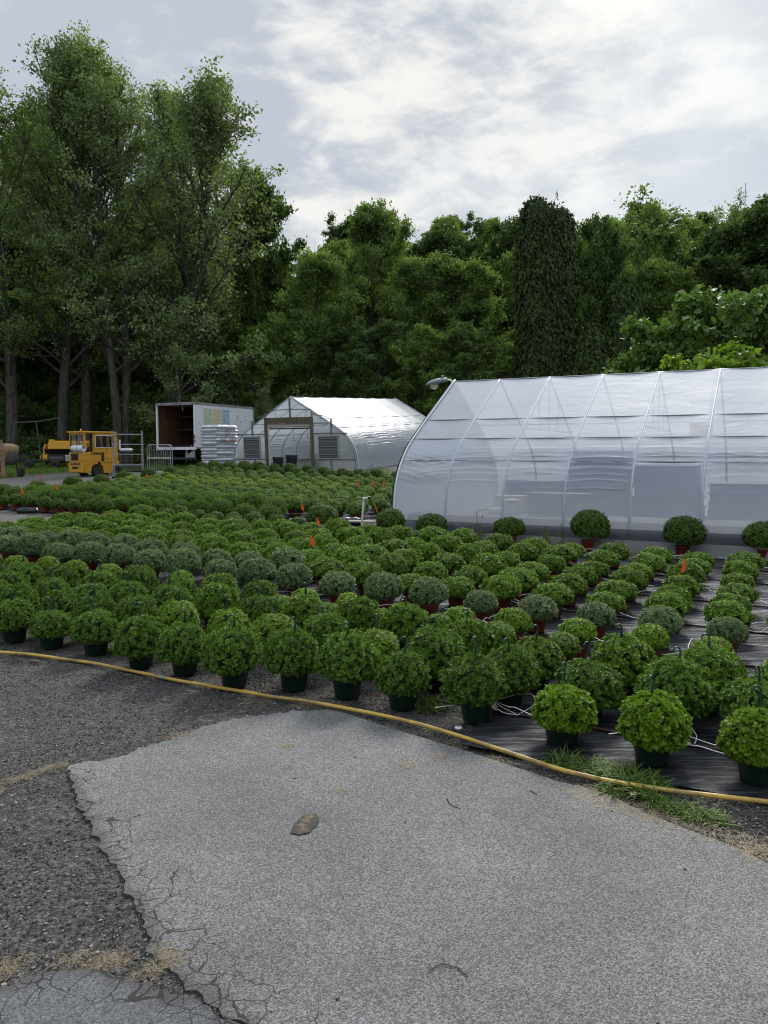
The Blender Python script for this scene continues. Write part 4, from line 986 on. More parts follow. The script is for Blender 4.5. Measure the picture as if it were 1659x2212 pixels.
# the end wall of the big one, seen through the side film
# the smaller greenhouse beyond the field
g2 = greenhouse('greenhouse', (-3.86, 32.45, 1.16), -ROT, math.radians(3.2), W0, 3.14, 9.8, 1.22, 'smaller plastic greenhouse with open doorway beyond the field', 0.014, ends=(0.0, 9.8))
pr, _ = profile(W0 - 0.03, 3.14, 60)
def wall_panel(name, x0, x1, z0, y, parent, mat, zcap=None, n=14):
    V = []; k = 0
    for i in range(n + 1):
        x = x0 + (x1 - x0) * i / n
        zt_ = max([p.y for p in pr if abs(p.x) >= abs(x) - 1e-3] or [0]) if False else None
        # height of the profile above x
        zz = 0
        for a in range(30):
            p, q = pr[a], pr[a + 1]
            if (p.x - abs(x)) * (q.x - abs(x)) <= 0 and q.y >= p.y: zz = max(zz, p.y + (q.y - p.y) * ((p.x - abs(x)) / (p.x - q.x) if abs(p.x - q.x) > 1e-6 else 1))
        if abs(x) < 0.02: zz = 3.14
        if zcap: zz = min(zz, zcap)
        V += [(x, y, z0), (x, y, max(zz, z0 + 0.01))]
    b = MB(); b.add(V, [(2 * i, 2 * i + 2, 2 * i + 3, 2 * i + 1) for i in range(n)]); return b.build(name, mat, parent)
DX0, DX1, DH = -1.27, 1.05, 2.02                                  # the doorway
wall_panel('end_panel', -3.05, DX0, -0.05, -0.01, g2, M['filmend'], n=40); wall_panel('end_panel', DX1, 3.05, -0.05, -0.01, g2, M['filmend'], n=40); wall_panel('gable_panel', DX0, DX1, DH + 0.12, -0.01, g2, M['filmend'], n=24)
wall_panel('far_end_panel', -3.05, 3.05, -0.05, 9.81, g2, M['film'], n=80)
for x in (DX0, DX1):
    b = MB(); b.bar((x, -0.05, -0.05), (x, -0.05, DH + 0.3), 0.10, 0.13, up=(0, 1, 0)); b.build('door_post', M['wood'], g2)
b = MB(); b.bar((DX0 - 0.03, -0.06, DH + 0.17), (DX1 + 0.03, -0.06, DH + 0.17), 0.06, 0.26); b.build('door_header', M['wood'], g2)
b = MB(); b.bar((DX0 + 0.10, -0.02, 0), (DX0 + 0.10, -0.02, DH), 0.07, 0.03, up=(0, 1, 0)); b.build('door_trim', M['bucket'], g2)
b = MB(); b.tube([(DX0 + 0.12, 0.05, DH - 0.05), (DX1 - 0.1, 0.05, DH - 0.05)], 0.07, 10); b.build('rolled_door', M['cream'], g2)
b = MB(); b.tube([(DX0 + 0.12, 0.02, DH - 0.17), (DX1 - 0.1, 0.02, DH - 0.17)], 0.03, 8); b.build('door_roller', M['darksteel'], g2)
M['barsteel'] = plain('frame_steel', (0.17, 0.18, 0.18), 0.5, 0.3)
def gird(a, c, w=0.055): b = MB(); b.bar(a, c, w, w); b.build('frame_bar', M['barsteel'], g2)
gird((0, -0.06, DH + 0.05), (0, -0.06, 3.12), 0.06)
for sx in (-1, 1):
    gird((sx * 2.0, -0.05, 1.55), (sx * 2.0, -0.05, 2.2)); e = DX0 if sx < 0 else DX1
    gird((e, -0.05, 1.62), (sx * 2.72, -0.05, 1.62)); gird((e, -0.05, 0.55), (sx * 3.08, -0.05, 0.55)); gird((sx * 1.95, -0.05, 0), (sx * 1.95, -0.05, 0.55))
    gird((e, -0.05, DH + 0.42), (sx * 2.0 * 0.98, -0.05, DH + 0.2) if False else (sx * 1.75, -0.05, DH + 0.30), 0.03)
gird((DX0, -0.05, DH + 0.62), (DX1, -0.05, DH + 0.62), 0.035); gird((DX0, -0.05, DH), (DX0, -0.05, 2.56), 0.03); gird((DX1, -0.05, DH), (DX1, -0.05, 2.56), 0.03)
b = MB(); b.tube([(DX1 + 0.04, -0.09, 1.66), (DX1 + 0.10, -0.09, 1.7), (DX1 + 0.03, -0.09, 2.1), (DX1 + 0.12, -0.09, 2.55)], 0.012, 6); b.build('conduit', M['galv'], g2)
for vx, w in ((-2.02, 0.86), (1.86, 0.94)):                      # louvred vents
    fr = MB(); z0, z1 = 0.60, 1.52
    for a, c in (((vx - w / 2, z0), (vx - w / 2, z1)), ((vx + w / 2, z0), (vx + w / 2, z1)), ((vx - w / 2, z0), (vx + w / 2, z0)), ((vx - w / 2, z1), (vx + w / 2, z1))):
        fr.bar((a[0], -0.09, a[1]), (c[0], -0.09, c[1]), 0.05, 0.05)
    fo = fr.build('vent', M['galv'], g2)
    b = MB(); b.box((vx, -0.045, (z0 + z1) / 2), (w - 0.04, 0.02, z1 - z0 - 0.04)); b.build('backing', plain('louvre_backing', (0.03, 0.045, 0.02), 0.8) if vx < 0 else bpy.data.materials['louvre_backing'], fo)
    for k in range(8):
        z = z0 + 0.05 + k * (z1 - z0 - 0.06) / 8
        b = MB(); b.add([(vx - w / 2 + 0.02, -0.075, z + 0.105), (vx + w / 2 - 0.02, -0.075, z + 0.105), (vx + w / 2 - 0.02, -0.115, z), (vx - w / 2 + 0.02, -0.115, z), (vx - w / 2 + 0.02, -0.070, z + 0.100), (vx + w / 2 - 0.02, -0.070, z + 0.100), (vx + w / 2 - 0.02, -0.108, z - 0.004), (vx - w / 2 + 0.02, -0.108, z - 0.004)], [(0, 1, 2, 3), (7, 6, 5, 4), (3, 2, 6, 7), (0, 4, 5, 1)])
        b.build('slat', plain('louvre_slat', (0.085, 0.10, 0.085), 0.5, 0.3) if k == 0 and vx < 0 else bpy.data.materials['louvre_slat'], fo)
    for k in range(1, 8):
        z = z0 + 0.05 + k * (z1 - z0 - 0.06) / 8; b = MB(); b.bar((vx - w / 2 + .02, -0.118, z), (vx + w / 2 - .02, -0.118, z), 0.008, 0.012); b.build('slat_edge', M['galv'], fo)
ew = wall_panel('end_wall', -3.05, 3.05, 0.0, 0.02, gh1, M['film'], n=80); ew.scale = (1, 1, 3.24 / 3.14)
def in2(x, y, z): return g2_mw @ Vector((x, y, z))
bpy.context.view_layer.update(); g2_mw = g2.matrix_world.copy()
M['can'] = plain('trash_can_grey', (0.055, 0.065, 0.085), 0.45)
for i, (x, y, lb_) in enumerate(((-1.12, 0.5, 'grey plastic bin just inside the doorway, left one'), (-0.75, 1.0, 'darker plastic bin inside the doorway behind the left one'), (0.92, 0.6, 'tall grey bin inside the doorway at the right post'))):
    p = in2(x, y, 0.02); r = tag(empty('trash_can', p), lb_, 'bin', 'plastic bins in the doorway'); s_ = (0.9, 1.0, 1.15)[i]
    b = MB(); b.lathe([(0.001, 0), (0.20 * s_, 0), (0.25 * s_, 0.60 * s_), (0.28 * s_, 0.62 * s_), (0.28 * s_, 0.66 * s_), (0.26 * s_, 0.67 * s_), (0.24 * s_, 0.60 * s_), (0.19 * s_, 0.03), (0.001, 0.03)], 22); b.build('body', M['can'], r)
    for sx in (-1, 1): b = MB(); b.box((sx * 0.285 * s_, 0, 0.55 * s_), (0.05, 0.12, 0.05)); b.build('handle', M['can'], r, bevel=0.01)
def rack(loc, rz, w, d, h, shelves, label, dims=0.032, mat=None, posts_dark=False):
    mat = mat or M['galv']; r = tag(empty('nursery_cart', loc, rz), label, 'cart', 'steel shelving carts')
    for x in (0, w):
        for y in (0, d):
            b = MB(); b.bar((x, y, 0.10), (x, y, h), dims, dims, up=(0, 1, 0)); po = b.build('post', mat, r)
            if dims > 0.03:
                b = MB()
                for k in range(int(h / 0.05) - 3): b.box((x, y - dims / 2 - 0.002, 0.2 + k * 0.05), (0.012, 0.006, 0.018))
                b.build('slot_row', M['black'], po)
            b = MB(); b.lathe([(0.001, -0.02), (0.05, -0.02), (0.05, 0.02), (0.001, 0.02)], 14, M=Matrix.Translation((x, y, 0.05)) @ Matrix.Rotation(math.pi / 2, 4, 'X')); b.build('caster', M['rubber'], r)
    for z in shelves:
        b = MB(); t = 0.03
        for a, c in (((0, 0), (w, 0)), ((w, 0), (w, d)), ((w, d), (0, d)), ((0, d), (0, 0))): b.bar((a[0], a[1], z), (c[0], c[1], z), 0.025, t)
        for k in range(1, 8): b.bar((w * k / 8, 0, z), (w * k / 8, d, z), 0.008, 0.008)
        b.build('shelf', mat, r)
    return r
rack(in2(0.05, 2.2, 0), -ROT, 1.15, 0.5, 1.15, (0.18, 0.45, 0.75, 1.12), 'shelving cart standing inside the small greenhouse', 0.04)
# rubber drip stakes hanging from lines inside
for j in range(5):
    y = 3.0 + j * 1.2; r = tag(empty('drip_hanger', in2(0, y, 0), -ROT), ['nearest', 'second', 'middle', 'fourth', 'farthest'][j] + ' sagging line of hanging drippers inside the small greenhouse', 'drip line', 'hanging dripper lines')
    b = MB(); b.tube([(x, 0, 2.0 - 0.08 * abs(math.sin(x * 2.2))) for x in np.arange(-2.4, 2.41, 0.2)], 0.008, 5); b.build('line', M['black'], r)
    for x in np.arange(-2.0, 2.01, 0.42):
        z = 1.15 + 0.55 * rnd.random(); b = MB(); b.tube([(x, 0, 1.96), (x, 0, z)], 0.003, 4); b.tube([(x, 0, z), (x, 0, z - 0.06)], 0.014, 6); b.build('dripper', M['black'], r)

# ------------------------------------------------------------------ box truck
TY = 40.0; p = AT(424, 980, TY); zg = zt(p.x, TY)
TB = 1.0                                                        # deck height
truck = tag(empty('box_truck', (p.x, TY, zg + 0.05), -ROT), 'white box truck with open roller door and faded square logo', 'truck')
TW, TL, TH = 2.70, 4.85, 2.33                                   # local: x 0..-TW is the rear, y runs forward
z0, z1 = TB, TB + TH
def tb(name, c, d, mat, bev=0.0, par=None): b = MB(); b.box(c, d); return b.build(name, mat, par or truck, bevel=bev)
M['ply'] = bark('plywood_lining', (0.10, 0.045, 0.025), (0.16, 0.08, 0.045), 0.4); pass
tb('side_wall', (-0.02, TL / 2, (z0 + z1) / 2), (0.04, TL, TH), M['white']); tb('side_wall', (-TW + 0.02, TL / 2, (z0 + z1) / 2), (0.04, TL, TH), M['white'])
tb('roof', (-TW / 2, TL / 2, z1 + 0.02), (TW, TL, 0.04), M['white'], 0.02); tb('floor', (-TW / 2, TL / 2, z0 + 0.02), (TW - 0.08, TL, 0.05), M['darksteel']); tb('front_wall', (-TW / 2, TL - 0.03, (z0 + z1) / 2), (TW - 0.08, 0.05, TH), M['ply'])
tb('lining', (-TW + 0.06, TL / 2, (z0 + z1) / 2), (0.03, TL - 0.1, TH - 0.1), M['ply']); tb('lining', (-0.06, TL / 2, (z0 + z1) / 2), (0.03, TL - 0.1, TH - 0.1), M['ply'])
for c, d in (((-0.05, -0.02, (z0 + z1) / 2), (0.10, 0.07, TH)), ((-TW + 0.05, -0.02, (z0 + z1) / 2), (0.10, 0.07, TH)), ((-TW / 2, -0.02, z0 - 0.02), (TW, 0.08, 0.15))): tb('door_frame', c, d, M['white'])
tb('top_rail', (-TW / 2, -0.03, z1 - 0.01), (TW + 0.01, 0.09, 0.14), M['grime']); tb('side_rail', (0.005, TL / 2, z1 - 0.02), (0.02, TL, 0.11), M['grime']); tb('side_rail', (0.005, TL / 2, z0), (0.02, TL, 0.08), M['grime'])
b = MB(); b.tube([(-0.01, TL - 0.12, z1 + 0.02), (0.0, TL, z1 - 0.05), (0.0, TL + 0.06, z1 - 0.2), (0, TL + 0.06, z0)], 0.05, 8); b.build('corner_post', M['grime'], truck)
M['redlight'] = plain('red_lens', (0.30, 0.012, 0.012), 0.25)
for x in (-0.12, -1.0, -1.22, -1.42, -TW + 0.1): tb('marker_light', (x, -0.085, z1 - 0.01), (0.10, 0.02, 0.045), M['redlight'])
tb('marker_light', (0.02, 0.12, z1 - 0.02), (0.02, 0.12, 0.05), M['redlight'])
for k in range(2): tb('tail_light', (-0.035, -0.065, z0 + 0.35 + k * 0.24), (0.065, 0.02, 0.17), M['redlight'])
# racks inside
for c, d in (((-1.15, 1.5, (z0 + z1) / 2), (0.07, 0.07, TH - 0.1)), ((-TW / 2, 1.5, z0 + 0.12), (TW - 0.2, 0.07, 0.16)), ((-TW / 2, 1.5, z0 + 1.02), (TW - 0.2, 0.07, 0.10)), ((-TW / 2, 1.5, z0 + 1.72), (TW - 0.2, 0.07, 0.09))): tb('rack_bar', c, d, M['darksteel'])
for z in (z0 + 1.03, z0 + 1.73): tb('shelf', (-TW / 2, 2.6, z), (TW - 0.2, 2.1, 0.03), M['darksteel'])
for x in (-1.35, -1.6): tb('sticker', (x, 1.455, z0 + 0.13), (0.10, 0.008, 0.045), M['white'])
b = MB(); b.tube([(-0.95, 0.1, z1 - 0.1), (-0.96, 0.1, z1 - 0.3), (-0.93, 0.1, z1 - 0.4)], 0.01, 5); b.build('pull_strap', M['cream'], truck)
# printed squares on the flank: green, ochre, blue with white line drawing
sqm = [plain('faded_green', (0.52, 0.62, 0.38), 0.5, var=0.06), plain('faded_ochre', (0.68, 0.60, 0.36), 0.5, var=0.06), plain('faded_blue', (0.36, 0.52, 0.64), 0.5, var=0.06)]
sq = 0.66; zq1 = z1 - 0.24; X = 0.0035
def line(pts, w=0.028, x=X + 0.005):
    b = MB(); V = []
    for i, q in enumerate(pts):
        a = Vector(pts[max(i - 1, 0)]); c = Vector(pts[min(i + 1, len(pts) - 1)]); d = (c - a).normalized(); n_ = Vector((-d.y, d.x)) * w / 2; q = Vector(q)
        V += [(x, q.x + n_.x, q.y + n_.y), (x, q.x - n_.x, q.y - n_.y)]
    b.add(V, [(2 * i, 2 * i + 2, 2 * i + 3, 2 * i + 1) for i in range(len(pts) - 1)]); b.build('logo_line', M['white'], truck)
for i in range(3):
    y = 0.62 + i * (sq + 0.07); b = MB(); b.add([(X, y, zq1), (X, y + sq, zq1), (X, y + sq, zq1 - 1.0), (X, y, zq1 - 1.0)], [(0, 1, 2, 3)]); b.build('logo_square', sqm[i], truck)
y0 = 0.62; y3 = y0 + 2 * (sq + 0.07)
arc = lambda cy_, cz, r, a0, a1: [(cy_ + r * math.cos(math.radians(a0 + (a1 - a0) * k / 14)), cz + r * math.sin(math.radians(a0 + (a1 - a0) * k / 14))) for k in range(15)]
line(arc(y0 + sq, zq1 + 0.05, 0.50, 180, 270)); line([(y0 + sq, zq1 - 0.45), (y3 + 0.12, zq1 - 0.45)]); line(arc(y0, zq1 - 1.0, 0.42, 90, 0)); line(arc(y0 - 0.1, zq1 + 0.0, 0.45, 0, -60)); line([(y0 + 0.35, zq1), (y0 + 0.35, zq1 - 0.3)])
line([(y0 + sq, zq1 - 0.70), (y3 + 0.12, zq1 - 0.70)]); line(arc(y0 + sq, zq1 - 1.0, 0.3, 90, 180))
line([(y3 + sq, zq1 - 0.2), (y3 + 0.12, zq1 - 0.2), (y3 + 0.12, zq1 - 0.9)]); line([(y3 + 0.12, zq1 - 0.22), (y3 + 0.52, zq1 - 0.58), (y3 + sq, zq1 - 0.48)]); line([(y3 + 0.18, zq1 - 0.98), (y3 + 0.5, zq1 - 0.58)])
# faint outline of removed lettering and a patched lower flank
gp = plain('ghost_lettering', (0.60, 0.62, 0.66), 0.5)
for k in range(6): b = MB(); y = 3.15; b.add([(X, y, zq1 - 0.05 - k * 0.27), (X, y + 1.05, zq1 - 0.05 - k * 0.27), (X, y + 1.05, zq1 - 0.063 - k * 0.27), (X, y, zq1 - 0.063 - k * 0.27)], [(0, 1, 2, 3)]); b.build('ghost_line', gp, truck)
for yy, zz in ((3.4, 0.42), (4.2, 0.5), (3.75, 0.62)): b = MB(); b.box((0.005, yy, zq1 - zz), (0.006, 0.05, 0.07)); b.build('scuff', M['black'], truck)
tb('flank_stripe', (0.008, 3.6, z0 + 0.78), (0.012, 1.9, 0.05), M['darksteel'])
# underside
for x in (-0.5, -TW + 0.5): tb('chassis_rail', (x, TL / 2 + 0.2, z0 - 0.16), (0.09, TL, 0.2), M['black'])
tb('rear_bumper', (-TW / 2, 0.15, 0.45), (TW - 0.3, 0.10, 0.14), M['darksteel'])
b = MB(); b.prism([(-0.85, 0.50), (-0.15, 0.50), (-0.15, 0.95)], 0.05, 0.09, 'y'); b.build('step_plate', M['galv'], truck)
tb('step_leg', (-0.72, 0.1, 0.72), (0.12, 0.08, 0.5), M['grime'])
for x in (-0.30, -TW + 0.30):
    for y in (1.25, TL + 0.9):
        b = MB(); Mx = Matrix.Translation((x, y, 0.45)) @ Matrix.Rotation(math.pi / 2, 4, 'Y'); b.lathe([(0.10, -0.14), (0.36, -0.14), (0.45, -0.10), (0.45, 0.10), (0.36, 0.14), (0.10, 0.14)], 24, M=Mx); w_ = b.build('wheel', M['rubber'], truck)
        b = MB(); b.lathe([(0.001, -0.1), (0.22, -0.1), (0.26, 0.0), (0.22, 0.1), (0.001, 0.1)], 18, M=Mx); b.build('rim', M['grime'], w_)
tb('cab', (-TW / 2, TL + 1.0, z0 + 0.35), (TW - 0.35, 1.7, 1.6), M['white'], 0.12)

# ------------------------------------------------------------------ shrink-wrapped pallet of bags
M['bagfilm'] = plain('bag_plastic', (0.55, 0.59, 0.61), 0.42, 0.0, 0.12, 3.0, 0.35, 14.0, dirt=(0.36, 0.40, 0.42), dscale=4.0)
p = AT(474, 985, 34.2); zb = zt(p.x, p.y)
pal = tag(empty('bag_pallet', (p.x, p.y, zb), math.radians(-42)), 'tall pallet of shrink-wrapped white bags with red scrawled numbers', 'pallet')
for k in range(5): b = MB(); b.box((0, -0.5 + k * 0.25, 0.13), (1.15, 0.12, 0.025)); b.build('plank', M['wood'], pal)
for k in (-0.5, 0, 0.5): b = MB(); b.box((k, 0, 0.06), (0.1, 1.1, 0.11)); b.build('block', M['wood'], pal)
def bagmesh(seed, w, d, h):
    rg = random.Random(seed); V = []; nx, ny = 14, 14
    b = MB()
    for side in (0, 1):
        for j in range(ny + 1):
            for i in range(nx + 1):
                x, y = i / nx * 2 - 1, j / ny * 2 - 1; e = (1 - abs(x) ** 5) * (1 - abs(y) ** 5); e = max(0, e) ** 0.24
                z = h / 2 * e * (1 if side else -1) + 0.022 * noise.noise(Vector((x * 3 + seed, y * 3, side * 5))) * e + 0.012 * noise.noise(Vector((x * 9 + seed, y * 9, 2)))
                V.append((x * w / 2 * (1 + 0.03 * noise.noise(Vector((y * 3, seed, 0)))), y * d / 2 * (1 + 0.03 * noise.noise(Vector((x * 3, seed, 4)))), z))
    n = (nx + 1) * (ny + 1); F = []
    for j in range(ny):
        for i in range(nx):
            a = j * (nx + 1) + i; F.append((a, a + nx + 1, a + nx + 2, a + 1)); F.append((a + n, a + n + 1, a + n + nx + 2, a + n + nx + 1))
    b.add(V, F, 0, True); me = b.mesh('bag'); me.materials.append(M['bagfilm']); return me
bms = [bagmesh(q, 1.18, 0.62, 0.20) for q in (1, 2, 3, 4)]; zz = 0.15
for lay in range(12):
    for k in (-1, 1):
        o = put('bag', bms[rnd.randrange(4)], pal)
        if lay % 2: o.location = (k * 0.30 + rnd.uniform(-.02, .02), rnd.uniform(-.02, .02), zz + 0.075); o.rotation_euler[2] = math.pi / 2 + rnd.uniform(-.03, .03)
        else: o.location = (rnd.uniform(-.02, .02), k * 0.30 + rnd.uniform(-.02, .02), zz + 0.075); o.rotation_euler[2] = rnd.uniform(-.03, .03)
    zz += 0.143
M['redink'] = plain('red_marker', (0.55, 0.02, 0.06), 0.4, var=0.1)
GL = {'5': [[(1, 2), (0.1, 2), (0, 1.15), (0.6, 1.2), (0.95, 0.75), (0.6, 0.1), (0, 0.05)]], '7': [[(0, 1.9), (1, 2), (0.45, 0)], [(0.2, 1), (0.9, 1.05)]], '9': [[(0.9, 1.5), (0.5, 2), (0.05, 1.5), (0.45, 1.0), (0.9, 1.5), (0.8, 0)]], '4': [[(0.2, 2), (0.05, 0.9), (0.95, 1.0)], [(0.75, 1.6), (0.7, 0)]], '-': [[(0.1, 1), (0.8, 1)]], '0': [[(0.5, 2), (0, 1), (0.5, 0), (1, 1), (0.5, 2)]]}
def scrawl(txt, x, z, s):
    for ch in txt:
        for st in GL[ch]: b = MB(); b.tube([(0.625 + 0.012, x + q[0] * s * 0.55, z + q[1] * s * 0.5) for q in st], 0.011, 5); b.build('marking', M['redink'], pal)
        x += s * 0.75
# the face that looks towards the truck side: local +x
scrawl('57', -0.12, 1.45, 0.20); scrawl('94-740', -0.35, 1.12, 0.19)

# ------------------------------------------------------------------ forklift
FX, FY = -12.35, 31.6; zf = zt(FX, FY); fa = math.radians(57)
fk = tag(empty('forklift', (FX + 0.0, FY, zf), fa), 'yellow enclosed-cab forklift with white propane tank on the back', 'forklift')
fk.scale = (0.96, 0.96, 1.0)
# local: x forward, y left; near rear corner is the origin side (y=0 is the right flank)
FL, FW = 1.72, 1.06
def fb(name, poly, y0_, y1_, mat, bev=0.012, par=None): b = MB(); b.prism(poly, y0_, y1_, 'y'); return b.build(name, mat, par or fk, bevel=bev)
fb('chassis', [(0.06, 0.16), (0.30, 0.16), (0.36, 0.44), (0.50, 0.52), (0.80, 0.52), (0.92, 0.42), (0.98, 0.14), (1.42, 0.14), (1.48, 0.42), (1.60, 0.52), (1.78, 0.52), (1.78, 0.62), (0.0, 0.62), (0.0, 0.30)], 0.0, FW, M['yellow'])
fb('counterweight', [(-0.10, 0.18), (0.22, 0.14), (0.26, 0.50), (0.26, 0.62), (-0.10, 0.60)], 0.03, FW - 0.03, M['yellow'], 0.03)
fb('hood', [(-0.04, 0.62), (0.86, 0.62), (0.86, 1.03), (-0.04, 1.03)], 0.02, FW - 0.02, M['yellow'], 0.02)
b = MB(); b.box((-0.045, FW / 2 + 0.1, 0.83), (0.02, 0.46, 0.28)); b.build('grille', M['black'], fk)
for k in range(5): b = MB(); b.bar((-0.058, FW / 2 - 0.1 + k * 0.10, 0.70), (-0.058, FW / 2 - 0.1 + k * 0.10, 0.96), 0.012, 0.012, up=(0, 1, 0)); b.build('grille_bar', M['darksteel'], fk)
b = MB(); b.box((-0.104, FW / 2, 0.38), (0.012, 0.40, 0.09)); b.build('tow_slot', M['black'], fk)
b = MB(); b.box((0.72, -0.004, 0.56), (0.14, 0.012, 0.12)); b.build('step_pocket', M['black'], fk)
# cab: door panel, posts, windows
fb('door', [(0.44, 1.03), (0.98, 1.03), (0.98, 0.60), (1.50, 0.60), (1.70, 0.90), (1.60, 1.80), (0.44, 1.80), (0.44, 1.74), (1.49, 1.74), (1.545, 1.20), (0.52, 1.20), (0.52, 1.74), (0.44, 1.74)], -0.03, 0.015, M['yellow'], 0.004)
b = MB(); P = [(0.53, 1.22), (1.53, 1.22), (1.48, 1.72), (0.53, 1.72), (0.53, 1.22)]; b.tube([(q[0], -0.035, q[1]) for q in P], 0.014, 6); b.build('window_trim', M['whitefilm'], fk)
b = MB(); b.add([(0.52, -0.008, 1.20), (1.54, -0.008, 1.20), (1.49, -0.008, 1.74), (0.52, -0.008, 1.74)], [(0, 1, 2, 3)]); b.build('side_window', M['glass'], fk)
fb('far_door', [(0.44, 1.03), (1.70, 0.90), (1.67, 1.20), (0.44, 1.20)], FW - 0.02, FW + 0.02, M['yellow'], 0.004)
for x, y, x2 in ((0.02, 0.03, 0.06), (0.02, FW - 0.03, 0.06), (1.68, 0.03, 1.58), (1.68, FW - 0.03, 1.58), (0.46, 0.03, 0.46), (0.46, FW - 0.03, 0.46)):
    b = MB(); b.bar((x, y, 1.20 if x < 0.1 else 1.0), (x2, y, 1.82), 0.055, 0.055, up=(0, 1, 0)); b.build('cab_post', M['yellow'], fk)
b = MB(); b.box((0.03, FW / 2, 1.235), (0.05, FW, 0.07)); b.box((0.03, FW / 2, 1.78), (0.05, FW, 0.07)); b.box((0.03, 0.045, 1.5), (0.05, 0.09, 0.52)); b.box((0.03, FW - 0.045, 1.5), (0.05, 0.09, 0.52)); b.build('rear_panel', M['yellow'], fk, bevel=0.008)
b = MB(); b.add([(0.03, 0.09, 1.27), (0.03, FW - 0.09, 1.27), (0.03, FW - 0.09, 1.745), (0.03, 0.09, 1.745)], [(0, 1, 2, 3)]); b.build('rear_window', M['glass'], fk)
b = MB(); b.tube([(0.0, 0.09, 1.27), (0.0, FW - 0.09, 1.27), (0, FW - 0.09, 1.745), (0, 0.09, 1.745), (0, 0.09, 1.27)], 0.012, 6); b.bar((0.0, FW / 2, 1.27), (0.0, FW / 2, 1.745), 0.02, 0.02, up=(0, 1, 0)); b.build('rear_window_seal', M['black'], fk)
b = MB(); b.box((0.80, FW / 2, 1.86), (1.72, FW + 0.1, 0.07)); b.build('cab_roof', M['yellow'], fk, bevel=0.02)
fb('opening_shade', [(0.06, 1.0), (0.44, 1.0), (0.44, 1.22), (0.06, 1.22)], 0.30, 0.32, M['black'], 0)  # black panel stands in for the shade in the opening behind the tank
b = MB(); b.box((1.02, FW / 2, 1.12), (0.42, 0.45, 0.12)); b.box((0.84, FW / 2, 1.36), (0.12, 0.42, 0.45)); b.build('seat', M['black'], fk, bevel=0.03)
b = MB(); b.lathe([(0.15, -0.012), (0.165, 0), (0.15, 0.012), (0.135, 0), (0.15, -0.012)], 18, M=Matrix.Translation((1.32, FW / 2, 1.38)) @ Matrix.Rotation(math.radians(-55), 4, 'Y')); b.build('steering_wheel', M['black'], fk)
b = MB(); Mx = Matrix.Translation((-0.02, FW / 2 - 0.10, 1.18)) @ Matrix.Rotation(math.pi / 2, 4, 'X'); b.lathe([(0.001, -0.40), (0.09, -0.395), (0.135, -0.34), (0.14, -0.30), (0.14, 0.30), (0.13, 0.33), (0.135, 0.34), (0.135, 0.42), (0.12, 0.42), (0.12, 0.35), (0.001, 0.35)], 24, M=Mx); tk = b.build('propane_tank', M['whitefilm'], fk)
for q in (-0.22, 0.10): b = MB(); b.lathe([(0.142, -0.02), (0.147, -0.02), (0.147, 0.02), (0.142, 0.02)], 24, M=Mx @ Matrix.Translation((0, 0, q))); b.build('strap', M['galv'], tk)
b = MB(); b.lathe([(0.001, 0.10), (0.028, 0.10), (0.035, 0.02), (0.04, 0.0)], 14, c=(0.35, FW - 0.35, 1.90)); b.build('beacon', plain('amber_beacon', (0.75, 0.22, 0.02), 0.3), fk)
for x, y in ((0.62, -0.0), (1.70, 0.0), (0.62, FW), (1.70, FW)):
    Mx = Matrix.Translation((x, y + (0.09 if y == 0 else -0.09), 0.215 if x < 1 else 0.25)) @ Matrix.Rotation(math.pi / 2, 4, 'X'); R_ = 0.215 if x < 1 else 0.25
    b = MB(); b.lathe([(0.10, -0.09), (R_ - 0.04, -0.09), (R_, -0.06), (R_, 0.06), (R_ - 0.04, 0.09), (0.10, 0.09)], 24, M=Mx); w_ = b.build('wheel', M['rubber'], fk); b = MB(); b.lathe([(0.001, -0.05), (0.05, -0.07), (0.10, -0.06), (0.11, -0.085), (0.11, 0.085), (0.10, 0.06), (0.05, 0.07), (0.001, 0.05)], 16, M=Mx); b.build('rim', M['darksteel'], w_)
for y in (0.25, FW - 0.25):
    b = MB(); b.bar((1.86, y, 0.12), (1.80, y, 1.72), 0.07, 0.12, up=(0, 1, 0)); b.build('mast_rail', M['yellow'], fk)
for z in (0.5, 1.05, 1.68): b = MB(); b.bar((1.85, 0.25, z), (1.85, FW - 0.25, z), 0.06, 0.08); b.build('mast_crossbar', M['darksteel'], fk)
for y in (0.35, FW - 0.35): b = MB(); b.bar((1.90, y, 0.10), (2.75, y, 0.08), 0.10, 0.035); b.bar((1.92, y, 0.10), (1.92, y, 0.55), 0.10, 0.04, up=(0, 1, 0)); b.build('fork', M['darksteel'], fk)
b = MB(); b.box((1.80, -0.03, 1.35), (0.08, 0.02, 0.42)); b.build('warning_label', M['white'], fk)
def text(name, body, size, loc, rot, mat, parent, ext=0.003):
    c = bpy.data.curves.new(name, 'FONT'); c.body = body; c.size = size; c.extrude = ext; c.offset = 0.004; c.materials.append(mat); c.align_x = 'CENTER'
    me_o = bpy.data.objects.new(name + '_tmp', c); COL.objects.link(me_o); dg = bpy.context.evaluated_depsgraph_get(); me = bpy.data.meshes.new_from_object(me_o.evaluated_get(dg)); bpy.data.objects.remove(me_o)
    o = put(name, me, parent, loc); o.rotation_euler = rot; return o
text('lettering', 'CATERPILLAR', 0.10, (0.62, 0.016, 0.93), (math.pi / 2, 0, 0), M['black'], fk)
text('lettering', 'CATERPILLAR', 0.115, (-0.104, FW / 2, 0.50), (math.pi / 2, 0, -math.pi / 2), M['black'], fk)

